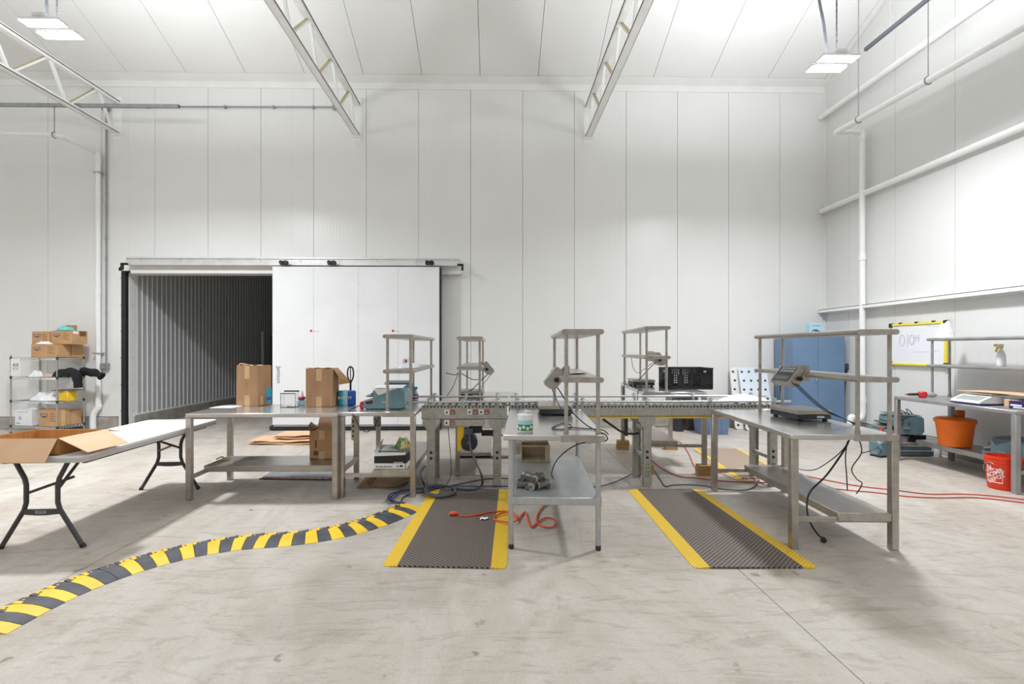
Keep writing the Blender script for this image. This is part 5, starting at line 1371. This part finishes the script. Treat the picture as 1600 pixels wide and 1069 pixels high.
MB().box(.03, .2, -.0012, 0, .15, .16).prism([(.02, .03), (.08, .06), (.12, .02), (.19, .03), (.2, .05), (.12, .09), (.06, .08)], -.0014, 0, plane='xz').build('print', M_BLUEINK, tb_, smooth=False)

# ------------------------------------------------------------------ whiteboard on the right wall
wbd = thing('whiteboard', 'yellow-framed whiteboard with handwriting on the right wall', 'whiteboard', (XR - .02, 7.53, 1.64))
yw, zw = .49, .315
MB().box(-.018, .0, -yw, yw, -zw, zw).build('panel', M_BOARD, wbd, smooth=False)
for nm, b_ in (('frame_rail', (-.032, 0, -yw, yw, zw - .012, zw + .022)), ('frame_rail', (-.032, 0, -yw, yw, -zw - .022, -zw + .012)), ('frame_rail', (-.032, 0, -yw - .03, -yw + .012, -zw - .02, zw + .02)), ('frame_rail', (-.032, 0, yw - .012, yw + .022, -zw - .02, zw + .02))):
    MB().box(*b_, b=.004).build(nm, M_LEMON, wbd, smooth=False)
for y in (-yw - .01, yw):
    for z in (-zw, zw): MB().box(-.038, 0, y - .03, y + .03, z - .035, z + .035, b=.004).build('corner_cap', M_BLACK, wbd, smooth=False)
for y in (.3, .0, -.3): MB().box(-.04, 0, y - .02, y + .02, zw + .015, zw + .04, b=.006).build('hook_clip', M_BLACK, wbd, smooth=False)
MR = Matrix(((0, 0, -1, 0), (-1, 0, 0, 0), (0, 1, 0, 0), (0, 0, 0, 1)))   # reads facing -X
wr_ = MB()
def ell(cy, cz, ry, rz): return [(-.0195, cy + ry * math.cos(k * PI / 10), cz + rz * math.sin(k * PI / 10)) for k in range(20)]
wr_.tube(ell(.27, .06, .05, .09), .0022, 4, closed=True).tube([(-.0195, .16, .16), (-.0195, .165, -.04)], .0022, 4).tube(ell(.085, .07, .045, .075), .003, 4, closed=True)
wr_.tube([(-.0195, .01, .15), (-.0195, .0, .05)], .002, 4).tube([(-.0195, .02, .1), (-.0195, -.05, .1)], .002, 4).tube([(-.0195, -.04, .15), (-.0195, -.045, .04)], .002, 4)
wr_.build('handwriting', M_BLUEINK, wbd)
f_ = MB(); rnd = random.Random(2)
for (y, z, L_) in ((.42, .27, .08), (-.2, .27, .06), (-.3, .26, .1), (.05, -.12, .3), (-.25, -.1, .15)):
    f_.tube([(-.0192, y - L_ * k / 6, z + rnd.uniform(-.008, .008)) for k in range(7)], .0012, 4)
f_.build('faint_writing', M_KEYS, wbd)

# ------------------------------------------------------------------ bench along the right wall
def gz(x, y, z): return at(BG, x, y, z)
td = thing('cordless_tool', 'red and black handheld tool at the far end of the right wall bench', 'tool', gz(.22, .2, .901), -PI/2 + 1.1)
MB().tube([(-.16, 0, .04), (-.13, 0, .04), (-.03, 0, .045)], [.008, .018, .02], 10).build('handle', M_BLACK, td)
MB().tube([(-.175, 0, .04), (-.15, 0, .04)], [.006, .012], 8).build('tip', M_RED, td)
MB().box(-.03, .06, -.03, .03, .0, .085, b=.014).build('red_body', M_RED, td)
MB().tube([(.06, 0, .045), (.1, 0, .045), (.15, 0, .04), (.17, 0, .04)], [.035, .036, .028, .01], 12).build('nozzle', M_KEYS, td)
ws = thing('counter_scale', 'white counter scale with a steel pan on the right wall bench', 'scale', gz(.78, .08, .901), 0)
ws.rotation_euler.z = BG.rotation_euler.z
# local: x toward the camera, y toward the wall
MB().prism([(0, .012), (.36, .012), (.36, .06), (.30, .10), (.15, .105), (.02, .05), (0, .03)], .0, .38, plane='xz', M=Matrix(((0, 1, 0, 0), (1, 0, 0, 0), (0, 0, 1, 0), (0, 0, 0, 1)))).build('body', M_WHITE, ws, angle=25)
MB().box(-.003, .383, -.003, .363, .006, .022, b=.004).build('base_trim', M_NAVY, ws, smooth=False)
MB().box(.02, .36, .15, .37, .118, .13, b=.004).box(.17, .21, .24, .28, .1, .118).build('pan', M_STEEL, ws, smooth=False)
q = MB(); quadslab(q, (.04, .028, .056), (.34, .028, .056), (.34, .13, .0985), (.04, .13, .0985), .003); q.build('control_panel', M_KEYS, ws, smooth=False)
q = MB(); quadslab(q, (.06, .085, .084), (.24, .085, .084), (.24, .12, .0985), (.06, .12, .0985), .004); q.build('display', mat('lcd', (186, 190, 176), .25), ws, smooth=False)
tc_ = carton('tan carton lying behind the white counter scale', gz(1.17, .74, .901), -PI/2 - .015, .10, .1, .1, M_CARDPALE, tape=False) if False else None
bxn = thing('tan_carton', 'pale tan carton on the right wall bench, under the flat cardboard', 'box', gz(1.22, .3, .901), BG.rotation_euler.z)
MB().box(0, .16, 0, .4, 0, .085, b=.004).build('body', M_CARDPALE, bxn, smooth=False)
MB().box(.07, .09, -.001, .401, .0855, .0865).build('tape', M_TAPE, bxn, smooth=False)
nb_ = thing('navy_box', 'navy blue box with white lettering strips on the right wall bench', 'box', gz(1.39, .18, .901), BG.rotation_euler.z)
MB().box(0, .23, 0, .36, 0, .085, b=.004).build('body', M_NAVY, nb_, smooth=False)
MB().box(.02, .14, -.0012, 0, .03, .05).box(.05, .17, -.0012, 0, .008, .024).build('printed_strips', M_PAPER, nb_, smooth=False)
fc = MB().sheet(lambda u, v: (u * 1.05, v * .5, .012 * math.sin(3 * u) + .004 * v), 10, 3, thick=.006).build('flat_cardboard', M_CARDPALE); fc.location = gz(.58, .27, .996); fc.rotation_euler.z = BG.rotation_euler.z
fc.location = gz(.62, .30, 1.036); tag(fc, 'flat sheet of pale cardboard lying across the scale and boxes on the right wall bench', 'cardboard')
sp2 = thing('spray_bottle', 'white spray bottle with a yellow trigger on the right wall bench riser', 'bottle', gz(.84, .66, 1.352), PI)
MB().lathe([(.04, 0), (.044, .01), (.044, .13), (.03, .18), (.016, .21), (.014, .235)], (0, 0, 0), 18).build('bottle', M_WHITE, sp2)
MB().lathe([(.0445, .02), (.0452, .022), (.0452, .12), (.0445, .122)], (0, 0, 0), 18).build('label', M_PAPER, sp2)
MB().box(-.03, .075, -.014, .014, .24, .275, b=.008).build('spray_head', M_WHITE, sp2)
MB().lathe([(.02, .222), (.02, .25)], (0, 0, 0), 12).prism([(.03, .245), (.05, .245), (.075, .18), (.06, .175)], -.008, .008, plane='xz').box(.05, .09, -.012, .012, .245, .272, b=.005).build('yellow_trigger', M_YELLOW, sp2)
heap('crumpled_net', 'crumpled white paper on the far end of the right wall riser', 'paper', gz(.08, .67, 1.723), .10, .09, .22, M_PLASTICBAG, 31)
# on its lower shelf
pl_ = thing('orange_pail', 'orange lidded pail on the lower shelf of the right wall bench', 'pail', gz(.48, .42, .2915))
R1, R2, HP = .165, .20, .34
MB().lathe([(R1 - .02, 0), (R1, .01), (R1 + (R2 - R1) * .8, HP * .78), (R2 - .004, HP * .8), (R2, HP)], (0, 0, 0), 36).build('body', M_ORANGE, pl_)
MB().lathe([(R2 + .012, HP - .03), (R2 + .016, HP - .015), (R2 + .016, HP + .012), (R2 - .01, HP + .03), (.06, HP + .045), (.001, HP + .046)], (0, 0, 0), 36).build('lid', M_ORANGE, pl_)
MB().box(.03, .11, -.035, .035, HP + .04, HP + .13, b=.008).box(-.02, .05, -.012, .012, HP + .05, HP + .062).build('crank_block', mat('worn_orange', (204, 96, 32), .6), pl_)
tm = tape_machine('teal machine lying on the lower shelf at the near end of the right wall bench', gz(1.02, .24, .2915), -PI/2 - .02, 1.0, paper=False)
# bucket in front
bp = G(1568, 770, 0)
bu = thing('hardware_store_bucket', 'bright orange bucket with a white stencilled square beside the right wall bench leg', 'bucket', (5.70, 5.37, 0), 0)
MB().lathe([(.001, .006), (.122, 0), (.128, .01), (.142, .27), (.152, .272), (.152, .284), (.146, .288), (.146, .30), (.154, .302), (.154, .314), (.148, .318), (.149, .335), (.156, .338), (.157, .368), (.148, .37), (.143, .30), (.12, .02), (.001, .02)], (0, 0, 0), 40).build('body', M_BUCKET, bu)
def onb(a, z, dr=.0015):
    r = .128 + (.142 - .128) * (z - .01) / .26 + dr; return Vector((r * math.cos(a), r * math.sin(a), z))
def curved(poly_az, m_, n=1):
    """thin decal following the side of the bucket; poly given as (arc metres, z)"""
    return [onb(A0 + s_ / .135, z) for s_, z in poly_az]
A0 = PI + .22
fr2 = MB()
for (s0, z0_, s1, z1_) in ((-.07, .08, -.07, .23), (.07, .08, .07, .23), (-.07, .08, .07, .08), (-.07, .23, .07, .23)):
    fr2.tube([onb(A0 + (s0 + (s1 - s0) * k / 8) / .135, z0_ + (z1_ - z0_) * k / 8, .001) for k in range(9)], .0035, 4)
fr2.build('logo_frame', M_PAPER, bu)
def decal_text(s_, size, s0, z0_, rot):
    cu = bpy.data.curves.new('t', 'FONT'); cu.body = s_; cu.size = size; cu.align_x = 'CENTER'; cu.align_y = 'CENTER'; cu.resolution_u = 2; cu.extrude = .0004; cu.offset = .0012
    to = bpy.data.objects.new('t', cu); COL.objects.link(to)
    me = bpy.data.meshes.new_from_object(to.evaluated_get(bpy.context.evaluated_depsgraph_get())); bpy.data.objects.remove(to); bpy.data.curves.remove(cu)
    c, s__ = math.cos(rot), math.sin(rot)
    for v in me.vertices:
        x, y, z = v.co; xx, yy = x * c - y * s__ + s0, x * s__ + y * c + z0_
        v.co = onb(A0 + xx / .135, yy, .0012 + z)
    me.materials.append(M_PAPER); me.name = 'logo_lettering'
    o = bpy.data.objects.new('logo_lettering', me); COL.objects.link(o); o.parent = bu
decal_text('THE', .045, -.045, .208, .6); decal_text('HOME', .066, -.004, .176, .6); decal_text('DEPOT', .056, .016, .126, .6)
pw_ = MB(); 
for k in range(1): pw_.add([onb(A0 - .072 / .135, .232, .002), onb(A0 - .03 / .135, .225, .002), onb(A0 - .02 / .135, .262, .002), onb(A0 - .072 / .135, .265, .002)], [(0, 1, 2, 3)])
pw_.build('white_patch', M_PAPER, bu, smooth=False)
MB().tube([(.157 * math.cos(a), .157 * math.sin(a) , .30 - .16 * abs(math.sin(a)) ** 2) for a in [k * PI / 10 + .3 for k in range(11)]], .003, 6).build('wire_handle', M_GALV, bu)
# stacked machines on the floor beyond the bench
p = G(1404, 717.5, 0)
low = thing('flat_machine', 'dark slate machine with pale edge strips, at the bottom of the stack on the floor', 'machine', (5.74, 6.98, 0), -.05)
MB().box(.0, .62, .0, .34, .012, .075, b=.006).box(.02, .60, .01, .33, .09, .145, b=.006).build('casing', M_TEALDARK, low, smooth=False)
MB().box(.0, .61, -.002, .33, .075, .09).box(.02, .58, .008, .33, .145, .155).build('edge_strip', M_KEYS, low, smooth=False)
for x in (.05, .55):
    for y in (.05, .28): MB().cyl((x, y, 0), (x, y, .014), .015, 8).build('foot', M_BLACK, low)
MB().box(.26, .34, .05, .1, .155, .18, b=.005).build('catch', M_TEAL, low, smooth=False)
cm = MB().sheet(lambda u, v: (u * .62, v * .34, .01 * math.sin(4 * u)), 8, 3, thick=.02).build('cardboard_pad', mat('dark_worn_cardboard', (146, 116, 88), .85)); cm.location = (5.68, 7.0, .205); cm.rotation_euler.z = .06
tag(cm, 'brown cardboard between the stacked machines on the floor', 'cardboard')
pb = thing('paper_stack', 'loose white papers sandwiched in the machine stack', 'papers', (5.74, 6.97, .219), .02)
for k in range(4): MB().box(.0 + .02 * k, .25 + .01 * k, .0 - .01 * k, .28, k * .022, k * .022 + .006, M=RZ(.05 * k)).build('paper_sheet', M_PAPER, pb, smooth=False)
MB().box(.30, .56, .02, .30, 0, .088, b=.01).build('dark_tray', M_BLACK, pb, smooth=False)
tape_machine('teal tape machine on top of the stack of machines on the floor', (5.67, 6.98, .312), -.05, 1.2, paper=False, plug=True)
sm2 = tape_machine('small teal machine on the floor behind the near right leg of the right foreground bench', (5.22, 7.05, 0), .3, .62, paper=False) if False else None
sbx = thing('small_teal_case', 'small teal case on the floor at the left of the machine stack', 'case', (5.53, 6.9, 0), .2)
MB().box(0, .16, 0, .2, .012, .24, b=.03).build('casing', M_TEAL, sbx)
MB().box(.02, .14, .02, .18, 0, .014).build('base', M_BLACK, sbx, smooth=False)
MB().tube(smooth_path([(.0, .05, .12), (-.05, .0, .16), (-.02, -.03, .1), (-.09, -.02, .02)], 5), .005, 6).build('cord', M_CORD, sbx)
wl = thing('white_bottle', 'small white bottle at the right end of the machine stack', 'bottle', (6.42, 6.95, 0))
MB().lathe([(.035, 0), (.04, .01), (.04, .13), (.02, .16), (.018, .18), (.001, .18)], (0, 0, 0), 14).build('bottle', M_WHITE, wl)
for k in range(3):
    cable('trailing_cable', ('left black cord looped over the top machine of the floor stack', 'middle black cord looped over the top machine of the floor stack', 'right black cord trailing over the top machine of the floor stack')[k],
          [(5.80 + .1 * k, 6.96, .46), (5.84 + .1 * k, 6.99, .58), (5.88 + .09 * k, 7.08, .64 + .02 * k), (5.98 + .09 * k, 7.1, .62), (6.06 + .07 * k, 6.97, .50 - .05 * k)], .006, M_CORD)

# ------------------------------------------------------------------ cables on the floor
def fl_pts(P, z=.008): return [G(x, y, z) for x, y in P]
cable('extension_cord', 'bright orange cord with a plug end squiggling across the left floor mat', fl_pts([(716, 806)], .03) + fl_pts([(730, 806.5), (748, 804), (768, 800), (790, 799), (803, 802)], .022) + fl_pts([(808, 812), (800, 816), (785, 815), (773, 812), (775, 806), (790, 801), (803, 806), (808, 811)], .026) + fl_pts([(814, 806), (821, 800), (825, 815), (830, 824), (838, 818), (850, 810), (862, 810), (869, 817), (862, 824), (846, 822), (838, 814), (842, 800), (852, 789), (863, 785)], .012), .0075, M_ORANGECORD, n=7)
pg = thing('cord_plug', 'orange plug at the left end of the orange cord', 'plug', G(710, 805.5, .016), .1)
MB().tube([(-.045, 0, .018), (-.03, 0, .018), (.01, 0, .018), (.04, 0, .018)], [.016, .021, .02, .009], 10).build('body', M_ORANGECORD, pg)
MB().box(-.06, -.045, -.008, -.004, .016, .021).box(-.06, -.045, .004, .008, .016, .021).build('prongs', M_GALV, pg, smooth=False)
tr = MB().sheet(lambda u, v: (u * .07, v * .045, .003 + .012 * abs(math.sin(5 * u + 3 * v))), 5, 4, thick=.001).build('paper_scrap', M_PAPER); tr.location = G(750, 813, .016); tag(tr, 'scrap of white paper on the left floor mat', 'paper')
# grey conduit hose from the motor
ym = YC0 + .0
cable('conduit_hose', 'grey flexible hose from the conveyor motor, coiled on the floor mat', [Vector((-.29, ym + .012, .625)), VY(735, 700, ym - .06), VY(744, 723, ym - .12), VY(752, 742, ym - .16)] + fl_pts([(753, 757), (742, 764), (722, 764), (706, 762)], .03) + fl_pts([(712, 767), (705, 773), (685, 776), (668, 772), (664, 764), (676, 759), (695, 759), (711, 764), (704, 772), (682, 774), (668, 769), (663, 758)], .036) + [VY(660, 750, 5.3), VY(657, 740, 5.32), VY(664, 728, 5.36)], .0125, M_HOSE, n=7)
for k in range(5):
    dx = (0, 4, 8, -2, 6)[k]; dy = (0, 1.5, 3, 5, -1)[k]
    lb = ('outermost blue loop of cable left of the floor mat', 'second blue loop of cable left of the floor mat', 'third slate loop of cable left of the floor mat', 'lowest slate loop of cable left of the floor mat', 'innermost blue loop of cable left of the floor mat')[k]
    cable('coiled_cable', lb, fl_pts([(690, 760 + dy * .3), (660, 763 + dy * .4), (632, 766 + dy * .5), (612 + dx, 771 + dy), (606 + dx, 778 + dy), (612 + dx, 784 + dy * .6), (626 + dx, 786 - dy * .3)], .008 + .006 * k), .006, (M_BLUECORD, M_BLUECORD, M_SLATECORD, M_SLATECORD, M_BLUECORD)[k], group='coiled blue cables')
cable('black_floor_cord', 'black cord arching from the blue coil over the floor mat corner', fl_pts([(626, 786), (632, 776), (648, 771), (668, 768), (690, 762), (720, 756), (750, 750), (775, 747.5), (795, 748)], .012), .006, M_CORD)
cable('blue_floor_cable', 'long blue cable along the conveyor feet from the coil to the right mat', fl_pts([(672, 761), (700, 759.5), (740, 760), (790, 760), (850, 763), (905, 763), (950, 757), (985, 742), (1000, 733), (1008, 726)], .02), .0065, M_BLUECORD)
cable('blue_floor_cable', 'slate blue cable lying in front of the long conveyor, right of its leg', fl_pts([(1022, 734), (1032, 750), (1040, 760), (1052, 758), (1080, 757.5), (1105, 760), (1125, 764), (1160, 766), (1178, 761), (1186, 750)], .01), .0065, M_SLATECORD)
cable('red_cord', 'upper red cord crossing the floor behind the right bench to the wall', fl_pts([(1018, 680), (1032, 687), (1060, 690), (1074, 705)], .01) + fl_pts([(1085, 728), (1100, 740), (1150, 736), (1200, 733)], .01) + fl_pts([(1300, 752), (1345, 760), (1400, 766), (1450, 772), (1500, 772), (1550, 775), (1620, 783)], .008), .006, M_REDCORD)
cable('red_cord', 'lower red cord crossing the floor behind the right bench to the wall', fl_pts([(1018, 719), (1035, 732), (1060, 744), (1090, 747), (1120, 751), (1180, 754), (1230, 754), (1290, 762), (1325, 766), (1370, 770), (1420, 776), (1470, 778), (1530, 778), (1620, 788)], .008), .006, M_REDCORD)
cable('yellow_cable', 'yellow cord lying over the tan perforated mat', fl_pts([(1085, 702), (1108, 718), (1128, 738), (1150, 750), (1180, 752)], .022), .006, M_YELLOWCORD)
cable('black_hose', 'thick black hose sagging under the long conveyor', [VY(942, 655, 5.6), VY(955, 664, 5.58), VY(970, 674, 5.56), VY(985, 678, 5.58), VY(998, 677, 5.62)], .014, M_CORD)
cable('thin_floor_cord', 'thin dark cord hanging under the left conveyor', [VY(700, 668, 5.6), VY(703, 700, 5.58), VY(705, 730, 5.56), VY(703, 748, 5.55), VY(697, 757, 5.5)], .004, M_CORD)
cable('motor_cord', 'black cord looping under the left conveyor to the right of the motor', [VY(748, 668, 5.62), VY(757, 676, 5.6), VY(768, 680, 5.6), VY(776, 678, 5.58)], .010, M_CORD)

# cold room: post and dark stock at the far end
po = thing('white_post', 'thin pale post at the far end of the cold room', 'post', (-7.1, 14.9, 0))
MB().box(0, .07, 0, .07, .0, 2.1, b=.005).build('shaft', M_TRIM, po, smooth=False)
MB().box(-.03, .1, -.03, .1, 0, .012).build('base_plate', M_GALV, po, smooth=False)
rk = thing('dark_rack', 'dark stock rack deep in the cold room', 'rack', (-6.9, 15.1, 0))
for z in (.5, 1.05, 1.75): MB().box(0, 1.6, 0, .6, z, z + .05).build('shelf', M_STRUT, rk, smooth=False)
for x in (0, 1.55):
    for y in (0, .55): MB().box(x, x + .05, y, y + .05, 0, 2.0).build('upright', M_STRUT, rk, smooth=False)
